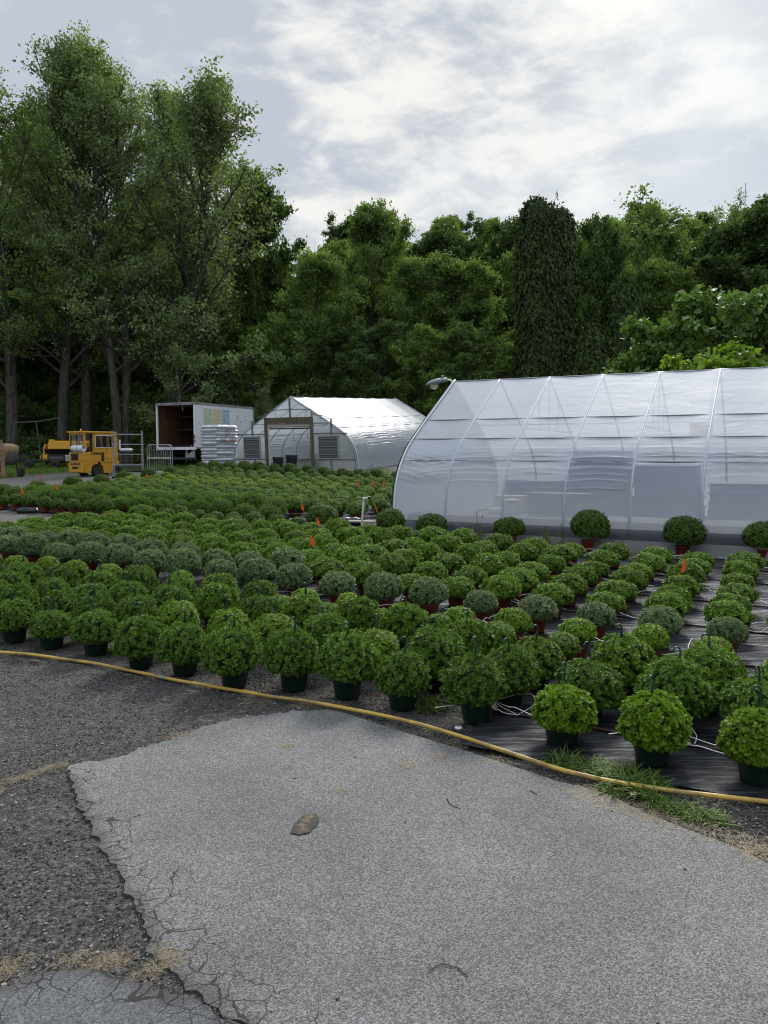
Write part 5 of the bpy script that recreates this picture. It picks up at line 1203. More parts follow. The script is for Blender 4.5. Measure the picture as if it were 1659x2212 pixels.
# ------------------------------------------------------------------ carts, pallets, machines at the edge of the wood
p = AT(243, 980, 30.6); rack((p.x, p.y, zt(p.x, p.y)), math.radians(14), 1.12, 0.72, 1.92, (0.20, 0.55, 0.98, 1.38, 1.78), 'empty galvanised shelving cart beside the forklift')
p = AT(318, 980, 32.6); zz = zt(p.x, p.y)
bc = tag(empty('barred_cart', (p.x, p.y, zz), math.radians(10)), 'low cart with barred rounded sides in front of the truck', 'cart')
for y in (0, 0.75):
    b = MB(); b.tube([(0, y, 0.1), (0, y, 1.22), (0.04, y, 1.29), (0.10, y, 1.31), (0.86, y, 1.31), (0.92, y, 1.29), (0.96, y, 1.22), (0.96, y, 0.1)], 0.016, 7); b.build('side_frame', M['galv'], bc)
    for k in range(1, 10): b = MB(); b.tube([(0.096 * k, y, 0.15), (0.096 * k, y, 1.30)], 0.006, 5); b.build('bar', M['galv'], bc)
for z in (0.16, 0.74): b = MB(); b.box((0.48, 0.375, z), (0.94, 0.74, 0.035)); b.build('shelf', plain('red_brown_deck', (0.16, 0.06, 0.045), 0.8) if z < 0.2 else bpy.data.materials['red_brown_deck'], bc)
for z in (0.16, 0.74): b = MB(); b.bar((0.0, -0.01, z), (0.96, -0.01, z), 0.02, 0.05); b.build('shelf_edge', M['cream'], bc)
def pallet(loc, rz, n, label):
    r = tag(empty('wooden_pallet', loc, rz), label, 'pallet', 'wooden pallets behind the carts')
    for k in range(n):
        for j in range(6): b = MB(); b.box((0, -0.5 + j * 0.2, 0.11 + k * 0.14), (1.1, 0.12, 0.02)); b.build('plank', M['oldwood'], r)
        for x in (-0.5, 0, 0.5): b = MB(); b.box((x, 0, 0.055 + k * 0.14), (0.06, 1.1, 0.09)); b.build('bearer', M['oldwood'], r)
M['oldwood'] = bark('old_grey_wood', (0.09, 0.08, 0.065), (0.20, 0.18, 0.15), 1.5)
p = AT(285, 980, 36.0); pallet((p.x, p.y, zt(p.x, p.y)), 0.3, 6, 'pile of grey wooden pallets behind the shelving cart')
# pale sack resting on the pallets
r = tag(put('sack', bagmesh(9, 0.5, 0.4, 0.16), None, (p.x - 0.25, p.y, zt(p.x, p.y) + 1.0)), 'pale sack lying on top of the wooden pallets', 'sack')

# cement mixer
p = AT(24, 980, 31.5); zz = zt(p.x, p.y)
M['tan'] = plain('faded_orange_tan', (0.30, 0.19, 0.10), 0.65, 0.0, 0.15, 5, dirt=(0.26, 0.17, 0.10)); M['mxgrey'] = plain('mixer_drum_grey', (0.12, 0.11, 0.10), 0.7, 0.0, 0.2, 6)
mx = tag(empty('cement_mixer', (p.x - 0.1, p.y, zz), math.radians(-6)), 'tan cement mixer with handwheel in the grass at the left edge', 'mixer')
b = MB(); b.lathe([(0.001, 0.52), (0.22, 0.50), (0.36, 0.72), (0.42, 1.05), (0.42, 1.08)], 26, c=(-0.1, 0.1, 0)); b.build('drum_base', M['mxgrey'], mx)
b = MB(); b.lathe([(0.42, 1.06), (0.43, 1.09), (0.42, 1.24), (0.34, 1.33), (0.16, 1.38), (0.001, 1.39)], 26, c=(-0.1, 0.1, 0)); b.build('drum_hood', M['tan'], mx)
b = MB(); b.prism([(-0.13, 0.0), (0.10, 0.0), (0.06, 0.45), (0.10, 0.98), (-0.09, 0.98), (-0.08, 0.45)], -0.46, -0.36, 'y'); b.build('pedestal', M['tan'], mx, bevel=0.03)
b = MB(); b.tube([(0.0 + 0.26 * math.cos(a), -0.55, 0.98 + 0.26 * math.sin(a)) for a in np.linspace(0, 2 * math.pi, 26)], 0.016, 6, cap=False); [b.tube([(0, -0.55, 0.98), (0.26 * math.cos(a), -0.55, 0.98 + 0.26 * math.sin(a))], 0.012, 5) for a in (0.4, 2.5, 4.6)]; b.tube([(0, -0.58, 0.98), (0, -0.3, 0.98)], 0.04, 10); b.build('handwheel', M['tan'], mx)
b = MB(); b.box((-0.10, -0.30, 1.42), (0.07, 0.05, 0.22)); b.box((-0.10, -0.32, 1.32), (0.12, 0.06, 0.10)); b.build('bracket', M['tan'], mx, bevel=0.01)
for sx in (-0.42, 0.30):
    b = MB(); b.bar((sx * 1.1, 0.1, 0.0), (sx * 0.8, 0.1, 0.75), 0.06, 0.06, up=(0, 1, 0)); b.build('leg', M['darksteel'], mx)
    Mx = Matrix.Translation((sx * 1.25, 0.25, 0.24)) @ Matrix.Rotation(math.pi / 2, 4, 'Y'); b = MB(); b.lathe([(0.06, -0.05), (0.2, -0.05), (0.24, 0), (0.2, 0.05), (0.06, 0.05)], 18, M=Mx); b.build('wheel', M['rubber'], mx)

# yellow spreader / plough body
p = AT(93, 980, 39.0); zz = zt(p.x, p.y) + 0.02
pl = tag(empty('spreader', (p.x, p.y, zz), math.radians(4)), 'yellow steel spreader with black trough lying behind the forklift', 'machine')
def px_(n, poly, a, c, m, bv=0.01): b = MB(); b.prism(poly, a, c, 'x'); b.build(n, m, pl, bevel=bv)
px_('end_plate', [(0.0, 0.45), (0.05, 1.05), (0.25, 1.25), (0.9, 1.25), (1.0, 0.5), (0.45, 0.15)], 0.0, 0.05, M['yellow2']); px_('end_plate', [(0.0, 0.45), (0.05, 1.05), (0.25, 1.25), (0.9, 1.25), (1.0, 0.5), (0.45, 0.15)], 2.15, 2.2, M['yellow2'])
px_('upper_hopper', [(0.0, 1.0), (0.04, 1.35), (0.75, 1.42), (0.9, 0.8), (0.35, 0.75)], 0.25, 2.2, M['yellow2']); px_('trough', [(0.02, 0.98), (0.06, 0.99), (0.32, 0.74), (0.12, 0.50), (0.06, 0.50), (0.25, 0.74)], 0.06, 2.14, M['black'])
b = MB(); b.tube([(0.06, 0.18, 0.48), (2.14, 0.18, 0.48)], 0.16, 16); b.build('roller', plain('roller_grey', (0.05, 0.05, 0.055), 0.5), pl)
px_('skid', [(-0.05, 0.14), (0.0, 0.30), (0.12, 0.32), (0.4, 0.12)], 0.35, 2.0, M['yellow2']); px_('side_arm', [(-0.12, 0.45), (-0.12, 0.62), (0.1, 0.75), (0.1, 0.5)], -0.12, 0.22, M['yellow2'])
b = MB(); b.box((0.35, 0.3, 1.42), (0.25, 0.2, 0.10)); b.build('cap', M['yellow2'], pl, bevel=0.02)
b = MB(); [b.bar((1.45 + 0.12 * k, 0.35, 1.4), (1.25 + 0.12 * k, 0.35, 1.9), 0.03, 0.03) for k in (0, 3)]; [b.bar((1.32 + 0.02 * k, 0.35, 1.88 - k * 0.12), (1.68 + 0.02 * k, 0.35, 1.88 - k * 0.12), 0.03, 0.03) for k in range(4)]; b.build('ladder', M['darksteel'], pl)
# flat trailer
p = AT(55, 980, 38.5); zz = zt(p.x, p.y)
tr = tag(empty('flat_trailer', (p.x, p.y, zz), math.radians(3)), 'low dark flatbed trailer standing behind the tall grass', 'trailer')
b = MB(); b.box((0.9, 0.5, 0.45), (2.2, 1.3, 0.09)); b.build('deck', M['darksteel'], tr); b = MB(); b.bar((-0.2, -0.15, 0.72), (2.0, -0.15, 0.72), 0.05, 0.05); [b.bar((x, -0.15, 0.45), (x, -0.15, 0.72), 0.06, 0.06, up=(0, 1, 0)) for x in (-0.2, 0.85, 1.95)]; b.build('side_rail', M['black'], tr)
for x in (0.2, 1.5): Mx = Matrix.Translation((x, -0.12, 0.27)) @ Matrix.Rotation(math.pi / 2, 4, 'X'); b = MB(); b.lathe([(0.05, -0.08), (0.22, -0.08), (0.27, 0), (0.22, 0.08), (0.05, 0.08)], 18, M=Mx); b.build('wheel', M['rubber'], tr)
b = MB(); b.box((2.15, -0.05, 0.55), (0.30, 0.3, 0.35)); b.build('motor', M['galv'], tr, bevel=0.04)
# thin pipe frame
P = [AT(28, 990, 40), AT(30, 913, 40), AT(78, 911, 40), AT(128, 903, 40), AT(142, 978, 40)]
pf = tag(empty('pipe_frame', (0, 0, 0)), 'thin green pipe frame standing in front of the trees at left', 'frame')
P[0].z = zt(P[0].x, 40); P[-1].z = zt(P[-1].x, 40)
M['greenpipe'] = plain('mossy_pipe', (0.06, 0.09, 0.07), 0.6)
b = MB(); b.tube(P[1:4], 0.03, 7); b.build('top_rail', M['greenpipe'], pf)
for a, c in ((P[0], P[1]), (P[4], P[3])): b = MB(); b.tube([a, c], 0.03, 7); b.build('upright', M['greenpipe'], pf)
q = AT(90, 975, 40); q.z = zt(q.x, 40); b = MB(); b.tube([q, P[2]], 0.028, 7); b.build('upright', M['greenpipe'], pf)

# white standpipe with yellow hose, sandbags, ground pole
x, y, z = G(781, 1143); sp = tag(empty('water_pipe', (x, y, z)), 'white bent standpipe with yellow hose beside the big greenhouse', 'pipe')
s_ = y / FPX
b = MB(); b.tube([(0, 0, 0), (5 * s_, 0, 62 * s_ * 1.02), (5.5 * s_, 0, 66 * s_)], 0.024, 12); b.tube([(5 * s_, 0, 66.0 * s_), (14 * s_, 0, 68 * s_)], 0.024, 12); b.lathe([(0.001, -0.035), (0.032, -0.03), (0.032, 0.03), (0.001, 0.035)], 12, c=(5.3 * s_, 0, 66 * s_)); b.build('standpipe', M['tubing'], sp)
b = MB(); b.tube([(14 * s_, 0, 68 * s_), (20 * s_, 0.02, 67 * s_)], 0.03, 8); b.build('valve', M['black'], sp)
b = MB(); b.tube([(20 * s_, 0.02, 67 * s_), (24 * s_, 0.1, 62 * s_), (32 * s_, 0.3, 40 * s_), (40 * s_, 0.6, 18 * s_), (48 * s_, 0.9, 4 * s_)], 0.018, 8); b.build('hose_end', hm, sp)
def sandbag(px, py, w, mat, label, rz=0.0):
    x, y, z = G(px, py); me = bagmesh(int(px), w, w * 0.42, w * 0.34); me.materials.clear(); me.materials.append(mat)
    o = put('sandbag', me, None, (x, y, z + w * 0.12)); o.rotation_euler[2] = rz; return tag(o, label, 'sandbag', 'weight bags on the ground cloth')
M['blackbag'] = plain('black_bag', (0.02, 0.022, 0.025), 0.3, 0, 0.3, 6, 0.3, 20)
sandbag(752, 1136, 0.62, M['blackbag'], 'black weight bag lying beside the white standpipe', 0.2); sandbag(694, 1146, 0.36, M['bagfilm'], 'small pale bag behind the lone big dark mum', 0.6); sandbag(728, 1133, 0.4, M['bagfilm'], 'pale bag between the feathery mums and standpipe', -0.4)
sandbag(1428, 1200, 0.42, M['bagfilm'], 'white weight bag tied with cord near the greenhouse wall', 0.9); sandbag(60, 1109, 0.5, M['blackbag'], 'black bag lying at the gravel edge by red pots', 0.05); sandbag(293, 1112, 0.4, M['bagfilm'], 'small white bag at the end of the gravel wedge', 0.3)
b = MB(); a, c = in1(-9.6, 13.95, 0), in1(-7.0, 14.2, 0); b.tube([(a.x, a.y, zt(a.x, a.y) + 0.08), (c.x, c.y, zt(c.x, c.y) + 0.14)], 0.03, 8); o = b.build('timber_pole', M['cream']); tag(o, 'long pale board lying behind the standpipe', 'board')
P = [in1(-9.9 + 0.3 * k, 14.05 + 0.05 * k, 0) for k in range(12)]; b = MB(); b.tube([(q.x, q.y, zt(q.x, q.y) + 0.16 + 0.03 * math.sin(i)) for i, q in enumerate(P)], 0.016, 7); o = b.build('black_hose', M['black']); tag(o, 'black hose running from the far mums to the greenhouse corner', 'hose')
for i, (a, c, lb_) in enumerate(((AT(795, 1003, 32.5), AT(850, 1014, 29.5), 'upper of two thin poles leaning by the small greenhouse'), (AT(790, 1018, 31.8), AT(797, 1002, 32), 'short stake beside the small greenhouse wall'))):
    b = MB(); b.tube([a, c], 0.014, 6); tag(b.build('thin_pole', M['galv']), lb_, 'pole')
# mast on the far hill
t_ = AT(1611, 395, 120); tw = tag(empty('radio_mast', (t_.x, 120, 25)), 'thin radio mast rising above the trees on the far hill', 'mast')
b = MB(); b.tube([(0, 0, 0), (0, 0, t_.z - 25)], [0.12, 0.05], 6); b.build('pole', M['galv'], tw); b = MB(); b.bar((-0.5, 0, t_.z - 27), (0.5, 0, t_.z - 27), 0.08, 0.08); b.build('antenna', M['galv'], tw)

# ------------------------------------------------------------------ small stuff on the ground
def stones(name, n, region, smin, smax, mats, zo=0.0):
    rg = np.random.RandomState(5 + n); T = norm(np.array([(1, 0, 0), (-1, 0, 0), (0, 1, 0), (0, -1, 0), (0, 0, 1), (0, 0, -1), ], float)); Fo = np.array([(0, 2, 4), (2, 1, 4), (1, 3, 4), (3, 0, 4), (2, 0, 5), (1, 2, 5), (3, 1, 5), (0, 3, 5)])
    P = []
    while len(P) < n:
        x, y = region(rg)
        if x is not None: P.append((x, y, zt(x, y) + zo))
    P = np.array(P); s = smin + (smax - smin) * rg.rand(n) ** 2.5
    sc = (0.7 + 0.6 * rg.rand(n, 1, 3)) * np.array([1, 1, 0.6]); V = T[None] * (1 + 0.35 * rg.randn(n, 6, 1).clip(-1, 1)) * sc * s[:, None, None]
    a = rg.rand(n) * 6.28; c, s2 = np.cos(a)[:, None], np.sin(a)[:, None]; V = np.stack([V[..., 0] * c - V[..., 1] * s2, V[..., 0] * s2 + V[..., 1] * c, V[..., 2]], -1) + P[:, None, :]
    F = (Fo[None] + (np.arange(n) * 6)[:, None, None]).reshape(-1, 3); mi = np.repeat(rg.choice(len(mats), n, p=[0.62, 0.28, 0.10][:len(mats)] if len(mats) == 3 else None), 8)
    o = put(name, arr_mesh(name, V.reshape(-1, 3), F, mats, mi)); return tag(o, kind='stuff', label='loose stones and grit on the ground')
st_m = [plain('stone_dark', (0.045, 0.042, 0.038), 0.9), plain('stone_brown', (0.13, 0.11, 0.09), 0.9), plain('stone_pale', (0.30, 0.28, 0.25), 0.9)]
APR = [GP(*q) for q in [(730, 1536), (560, 1546), (400, 1588), (147, 1655), (182, 1762), (262, 1892), (332, 2040), (418, 2150), (560, 2215)]]
def in_poly(x, y, P):
    c = False; j = len(P) - 1
    for i in range(len(P)):
        if (P[i][1] > y) != (P[j][1] > y) and x < (P[j][0] - P[i][0]) * (y - P[i][1]) / (P[j][1] - P[i][1]) + P[i][0]: c = not c
        j = i
    return c
APOLY = APR + [(4.5, 0.5)] + right_edge
def reg_left(rg):
    y = 2.4 + 5.2 * rg.rand() ** 1.3; x = -0.56 * y + (0.56 * y + 0.6) * rg.rand()
    return (x, y) if not in_poly(x, y, APOLY) else (None, None)
def reg_right(rg):
    px, py = 1150 + 560 * rg.rand(), 1620 + 260 * rg.rand(); x, y, _ = G(px, py); u, v = x * CU - y * SU, x * SU + y * CU
    return (x, y) if v < 4.6 and not in_poly(x, y, APOLY) else (None, None)
def reg_mid(rg):
    px, py = 500 + 700 * rg.rand(), 1440 + 170 * rg.rand(); x, y, _ = G(px, py); u, v = x * CU - y * SU, x * SU + y * CU
    return (x, y) if (u < -2.5 or v < 4.5) and not in_poly(x, y, APOLY) else (None, None)
stones('loose_gravel', 22000, reg_left, 0.002, 0.010, st_m); stones('loose_gravel', 2600, reg_right, 0.003, 0.013, st_m); stones('loose_gravel', 3000, reg_mid, 0.003, 0.011, st_m)
def reg_asph(rg): y = 1.9 + 3.2 * rg.rand(); x = -0.9 + 3.4 * rg.rand(); return (x, y) if in_poly(x, y, APOLY) else (None, None)
stones('loose_grit', 60, reg_asph, 0.003, 0.009, [st_m[0]], 0.010)

def blades(name, clumps, mat, label, flat=False):
    """clumps: (x, y, radius, count, length, z offset)"""
    rg = np.random.RandomState(11); P, D, N, Z = [], [], [], []
    for x, y, r, n, ln, zo in clumps:
        a = rg.rand(n) * 6.28; q = r * np.sqrt(rg.rand(n)); xs, ys = x + q * np.cos(a) * (1 if isinstance(zo, float) else 1), y + q * np.sin(a)
        for i in range(n):
            P.append((xs[i], ys[i], zt(xs[i], ys[i]) + zo)); b_ = rg.rand() * 6.28
            up = (rg.rand() * 0.05 if flat else 0.25 + 0.9 * rg.rand()); D.append((math.cos(b_), math.sin(b_), up)); Z.append(ln * (0.5 + 0.8 * rg.rand()))
    P, D, Z = np.array(P), np.array(D), np.array(Z); N = np.tile(np.array([0, 0, 1.0]), (len(P), 1)) + rg.randn(len(P), 3) * 0.2
    w = 0.010 if flat else 0.028; dr = 0.02 if flat else 0.35
    T = np.array([(0, -w, 0), (0, w, 0), (0.45, w * 1.1, 0.0), (0.45, -w * 1.1, 0.0), (0.8, w * 0.7, -dr * 0.4), (0.8, -w * 0.7, -dr * 0.4), (1.0, 0, -dr)]); 
    V, F1 = leaves(P, D, N, Z, T, np.array([[0, 1, 2, 3], [3, 2, 4, 5]])); _, F2 = leaves(P, D, N, Z, T, np.array([[5, 4, 6]]))
    return tag(put(name, arr_mesh(name, V, [F1, F2], [mat])), kind='stuff', label=label)
M['grassblade'] = leafmat('grass_blade', (0.095, 0.165, 0.030), (0.19, 0.27, 0.055), 0.35, var=0.35)
M['straw'] = leafmat('dry_needles', (0.30, 0.235, 0.14), (0.46, 0.37, 0.23), 0.1, var=0.35)
cl = []
for px, py, r, n, ln in [(1235, 1662, 0.07, 90, 0.10), (1270, 1664, 0.09, 160, 0.12), (1310, 1678, 0.09, 200, 0.12), (1350, 1692, 0.10, 300, 0.13), (1388, 1698, 0.10, 280, 0.12), (1430, 1745, 0.07, 110, 0.08), (1480, 1760, 0.10, 190, 0.09), (1540, 1772, 0.08, 100, 0.10), (1330, 1712, 0.10, 120, 0.12), (1215, 1650, 0.1, 90, 0.12), (1400, 1725, 0.08, 120, 0.12), (930, 1530, 0.12, 160, 0.14), (900, 1470, 0.1, 100, 0.22), (690, 1530, 0.1, 40, 0.05)]:
    x, y, _ = G(px, py); cl.append((x, y, r, n, ln, 0.0))
blades('grass_tufts', cl, M['grassblade'], 'green grass tufts growing over the yellow hose')
cl = []
def dry(px, py, r, n, zo=0.024, ln=0.06): x, y, _ = G(px, py); cl.append((x, y, r, n, ln, zo))
for q in [(20, 1692), (50, 1680), (80, 1668), (108, 1660), (133, 1655), (0, 1708), (-20, 1715)]: dry(q[0], q[1] + rnd.uniform(-5, 5), 0.05, 75, 0.008, 0.05)
for q in [(215, 2072), (232, 2088), (250, 2080), (205, 2095), (345, 2085), (330, 2100), (318, 2115), (355, 2068), (180, 2068), (265, 2072), (150, 2082), (365, 2052), (375, 2075), (20, 2098), (-5, 2110), (45, 2085)]: dry(q[0] + rnd.uniform(-8, 8), q[1] + rnd.uniform(-4, 4), 0.05, 60, 0.012, 0.04)
for q in [(650, 1790), (662, 1778), (670, 1770), (655, 1800)]: dry(q[0], q[1], 0.022, 70, 0.016, 0.030)
for q, r, n in [((735, 1712), 0.03, 60), ((378, 1595), 0.05, 60), ((405, 1587), 0.05, 60), ((612, 1614), 0.05, 50), ((630, 1617), 0.04, 40), ((880, 1655), 0.06, 90), ((945, 1635), 0.06, 90), ((720, 1530), 0.12, 200), ((660, 1520), 0.12, 200), ((560, 1520), 0.12, 120), ((1260, 1715), 0.1, 160), ((1310, 1735), 0.12, 200), ((1380, 1755), 0.12, 220), ((1450, 1775), 0.13, 220), ((1540, 1800), 0.12, 200), ((1620, 1830), 0.12, 240), ((1650, 1850), 0.1, 200), ((990, 1612), 0.1, 90), ((1080, 1645), 0.1, 90)]: dry(q[0], q[1], r, n, 0.014 if q[1] > 1540 and q[0] < 1000 else 0.01)
blades('dry_needles', cl, M['straw'], 'dry pine needles gathered in clumps on the asphalt', flat=True)
# flat dark patch standing for the worn hollow in the asphalt, under dry needles
cx_, cy_, cz_ = G(661, 1786); b = MB(); V = [(cx_, cy_, cz_ + 0.0150)]
for k in range(40):
    a = k * math.pi / 20; rr = 1 + 0.25 * noise.noise(Vector((math.cos(a) * 2, math.sin(a) * 2, 5))) + rnd.uniform(-.05, .05); ax, ay = 0.062 * math.cos(a) * rr, 0.115 * math.sin(a) * rr; V.append((cx_ + ax + ay * 0.2, cy_ + ay, cz_ + 0.0142))
b.add(V, [(0, 1 + k, 1 + (k + 1) % 40) for k in range(40)]); tag(b.build('hollow_patch', plain('dark_hollow', (0.035, 0.034, 0.032), 0.85, var=0.4, nscale=60, bump=0.5)), kind='structure')
# curled twigs, a chip of wood and fallen leaves
for i, (P, lb_) in enumerate((([(965, 1730), (972, 1742), (985, 1750), (995, 1752)], 'thin curled twig lying on the middle of the asphalt'), ([(925, 2105), (955, 2090), (990, 2100), (1010, 2118)], 'long thin stem lying on the lower asphalt'), ([(1144, 1712), (1160, 1722)], 'tiny straw on the asphalt near the grass tuft'))):
    b = MB(); b.tube([Vector(G(*q)) + Vector((0, 0, 0.014)) for q in P], 0.0022, 5); tag(b.build('twig', M['bark']), lb_, 'twig')
x, y, z = G(77, 1433); b = MB(); b.bar((x - 0.07, y + 0.03, z + 0.015), (x + 0.06, y - 0.03, z + 0.02), 0.025, 0.015); tag(b.build('wood_chip', M['oldwood']), 'splinter of wood below the yellow hose at left', 'wood chip')
for i, (px, py, lb_) in enumerate(((266, 1467, 'dry curled leaf touching the yellow hose'), (1362, 1730, 'pinkish dry leaf between hose and grass'))):
    x, y, z = G(px, py); V, F = leaves(np.array([(x, y, z + 0.03)]), np.array([(1.0, 0.4, 0.2)]), np.array([(0, 0.2, 1.0)]), np.array([0.07]), *T_WIDE); tag(put('fallen_leaf', arr_mesh('fallen_leaf', V, F, [M['straw']])), lb_, 'leaf')
r_ = tag(empty('drain_cap', Vector(G(990, 1582)) + Vector((0, 0, 0.03))), 'small white round cap on the black cloth', 'cap'); b = MB(); b.lathe([(0.001, 0.012), (0.02, 0.012), (0.026, 0.006), (0.026, 0)], 16); b.build('disc', M['tubing'], r_); b = MB(); b.lathe([(0.001, 0.014), (0.007, 0.014), (0.007, 0.011)], 12); b.build('hole', M['black'], r_)

# ------------------------------------------------------------------ trees
M['l_ash'] = leafmat('leaf_ash_green', (0.139, 0.215, 0.057), (0.256, 0.348, 0.074), 0.40, var=0.35, patch=0.3)
M['l_olive'] = leafmat('leaf_olive', (0.182, 0.251, 0.109), (0.311, 0.388, 0.157), 0.34, var=0.35, patch=0.3)
M['l_light'] = leafmat('leaf_light_green', (0.136, 0.207, 0.064), (0.232, 0.318, 0.094), 0.45, var=0.35, patch=0.3)
M['l_yellow'] = leafmat('leaf_yellow_green', (0.116, 0.187, 0.029), (0.200, 0.284, 0.043), 0.55, var=0.3, patch=0.3)
M['l_dark'] = leafmat('leaf_dark_green', (0.077, 0.129, 0.039), (0.137, 0.205, 0.053), 0.30, var=0.4, patch=0.3)
M['l_ivy'] = leafmat('leaf_ivy', (0.041, 0.071, 0.016), (0.076, 0.117, 0.026), 0.18, var=0.4, spec=0.25)
M['l_catalpa'] = leafmat('leaf_catalpa', (0.098, 0.183, 0.036), (0.171, 0.268, 0.052), 0.30, var=0.3, spec=0.45)
M['l_bright'] = leafmat('leaf_bright', (0.150, 0.250, 0.030), (0.230, 0.330, 0.045), 0.35, var=0.3)
T_LEAF = (np.array([(0, 0, 0), (0.35, 0.30, 0.06), (1, 0, -0.12), (0.35, -0.30, 0.06)], float), np.array([[0, 1, 2, 3]]))
T_HEART = halfleaf([(0.0, 0.22), (0.22, 0.42), (0.55, 0.34), (0.82, 0.12)], tipz=-0.25, fold=0.3, droop=0.3)


def tree_mesh(seed, H, clear, R, leafmat_, barkmat, nL1=24, nL2=8, nL3=4, per=40, ls=0.20, r0=0.26, up=(0.35, 1.1), shape=0.75, clump=0.42, lean=(0, 0), fork=1, top=0.0, droop=0.15, T=T_LEAF, peak=0.35, l2n=0.42, bare=0.0):
    """trunk and crown meshes: limbs off the trunk, branches off the limbs, twigs, leaves round the twigs."""
    rg = random.Random(seed); ng = np.random.RandomState(seed); wood = MB(); tw = []
    def path(p, d, ln, n, wob, lift):
        P = [p.copy()]; d = d.normalized()
        for i in range(n):
            d = (d + Vector((rg.uniform(-wob, wob), rg.uniform(-wob, wob), rg.uniform(-wob, wob) + lift))).normalized(); p = p + d * (ln / n); P.append(p.copy())
        return P
    stems = []
    for f in range(fork):
        a = f * 2 * math.pi / max(1, fork) + rg.random()
        d = Vector((lean[0] + (0.05 * math.cos(a) if fork > 1 else 0), lean[1] + (0.05 * math.sin(a) if fork > 1 else 0), 1))
        hh = H * (1.0 if f == 0 else rg.uniform(0.8, 0.95)) * 0.93
        n = 12; P = path(Vector((0.25 * math.cos(a), 0.25 * math.sin(a), -0.2)) if fork > 1 else Vector((0, 0, -0.2)), d, hh, n, 0.05, 0.02); rr = r0 * (1 if fork == 1 else 0.8)
        wood.tube(P, [rr * (1.25 if i == 0 else 1) * (1 - 0.93 * i / n) ** 0.85 + 0.012 for i in range(n + 1)], 9); stems.append((P, rr, hh))
    for P, rr, hh in stems:
        for i in range(nL1 // fork):
            t = (i + rg.random()) / (nL1 // fork); h = clear + (H * 0.9 - clear) * t ** 0.95; k = min(len(P) - 2, int(h / hh * 12)); q = P[k].lerp(P[k + 1], min(1, max(0, h / hh * 12 - k)))
            env = (math.sin(math.pi * min(1, (t + peak) / (1 + peak)) ) ** shape) if t > 0 else 0.6
            env = max(0.12, env); ln = R * env * rg.uniform(0.6, 1.28); az = i * 2.4 + rg.uniform(-.5, .5); el = up[0] + (up[1] - up[0]) * t + rg.uniform(-.28, .28)
            d = Vector((math.cos(az) * math.cos(el), math.sin(az) * math.cos(el), math.sin(el))); B1 = path(q, d, ln, 6, 0.12, 0.03 - droop * 0.15)
            r1 = max(0.02, rr * 0.38 * (1 - 0.6 * t)) * min(1, ln / R + 0.3); wood.tube(B1, [r1 * (1 - 0.85 * j / 6) for j in range(7)], 5, cap=False)
            for j in range(nL2):
                s = 0.22 + 0.78 * (j + rg.random()) / nL2; kk = min(5, int(s * 6)); q2 = B1[kk].lerp(B1[kk + 1], s * 6 - kk); d2 = (d + Vector((rg.uniform(-1, 1), rg.uniform(-1, 1), rg.uniform(-.5, .9))) * 0.95).normalized()
                l2 = max(0.5, R * l2n * (1 - 0.45 * s)) * rg.uniform(0.6, 1.15); B2 = path(q2, d2, l2, 4, 0.2, 0.02); wood.tube(B2, [r1 * 0.35 * (1 - 0.8 * m_ / 4) + 0.004 for m_ in range(5)], 4, cap=False)
                for m_ in range(nL3):
                    s3 = 0.3 + 0.7 * (m_ + rg.random()) / nL3; k3 = min(3, int(s3 * 4)); q3 = B2[k3].lerp(B2[k3 + 1], min(1, s3 * 4 - k3)); d3 = (d2 + Vector((rg.uniform(-1, 1), rg.uniform(-1, 1), rg.uniform(-.6, .8)))).normalized(); e3 = q3 + d3 * rg.uniform(0.3, 0.8) * clump * 1.6
                    if rg.random() < 0.6: wood.tube([q3, e3], [0.010, 0.004], 3, cap=False)
                    if rg.random() >= bare: tw.append((q3, e3, d3))
        # leading shoots at the top
        e = P[-1]
        for i in range(6):
            d = Vector((rg.uniform(-.5, .5), rg.uniform(-.5, .5), 1)); B = path(e - Vector((0, 0, rg.uniform(0, 1.5))), d, rg.uniform(0.8, 1.8), 3, 0.15, 0.03); wood.tube(B, [0.03, 0.02, 0.012, 0.005], 4, cap=False)
            for q in B[1:]: tw.append((q, q + Vector((rg.uniform(-.4, .4), rg.uniform(-.4, .4), rg.uniform(0, .5))), d))
    A = np.array([[*a] for a, b_, c in tw]); B = np.array([[*b_] for a, b_, c in tw]); Dd = np.array([[*c] for a, b_, c in tw]); n = len(tw)
    idx = np.repeat(np.arange(n), per); t = ng.rand(len(idx), 1)
    P = A[idx] * (1 - t) + B[idx] * t + ng.randn(len(idx), 3) * clump * np.array([0.6, 0.6, 0.34]) * (0.6 + 0.8 * ng.rand(len(idx), 1))
    D = Dd[idx] * 0.6 + ng.randn(len(idx), 3) * 0.8; D[:, 2] -= droop * 2
    N = ng.randn(len(idx), 3) * 0.8 + np.array([0, 0, 0.35]) + norm(P * np.array([1, 1, 0])) * 0.5
    V, F = leaves(P, D, N, ls * (0.6 + 0.8 * ng.rand(len(idx))), *T)
    wm = wood.mesh('trunk'); wm.materials.append(barkmat)
    return wm, arr_mesh('crown', V, F, [leafmat_])


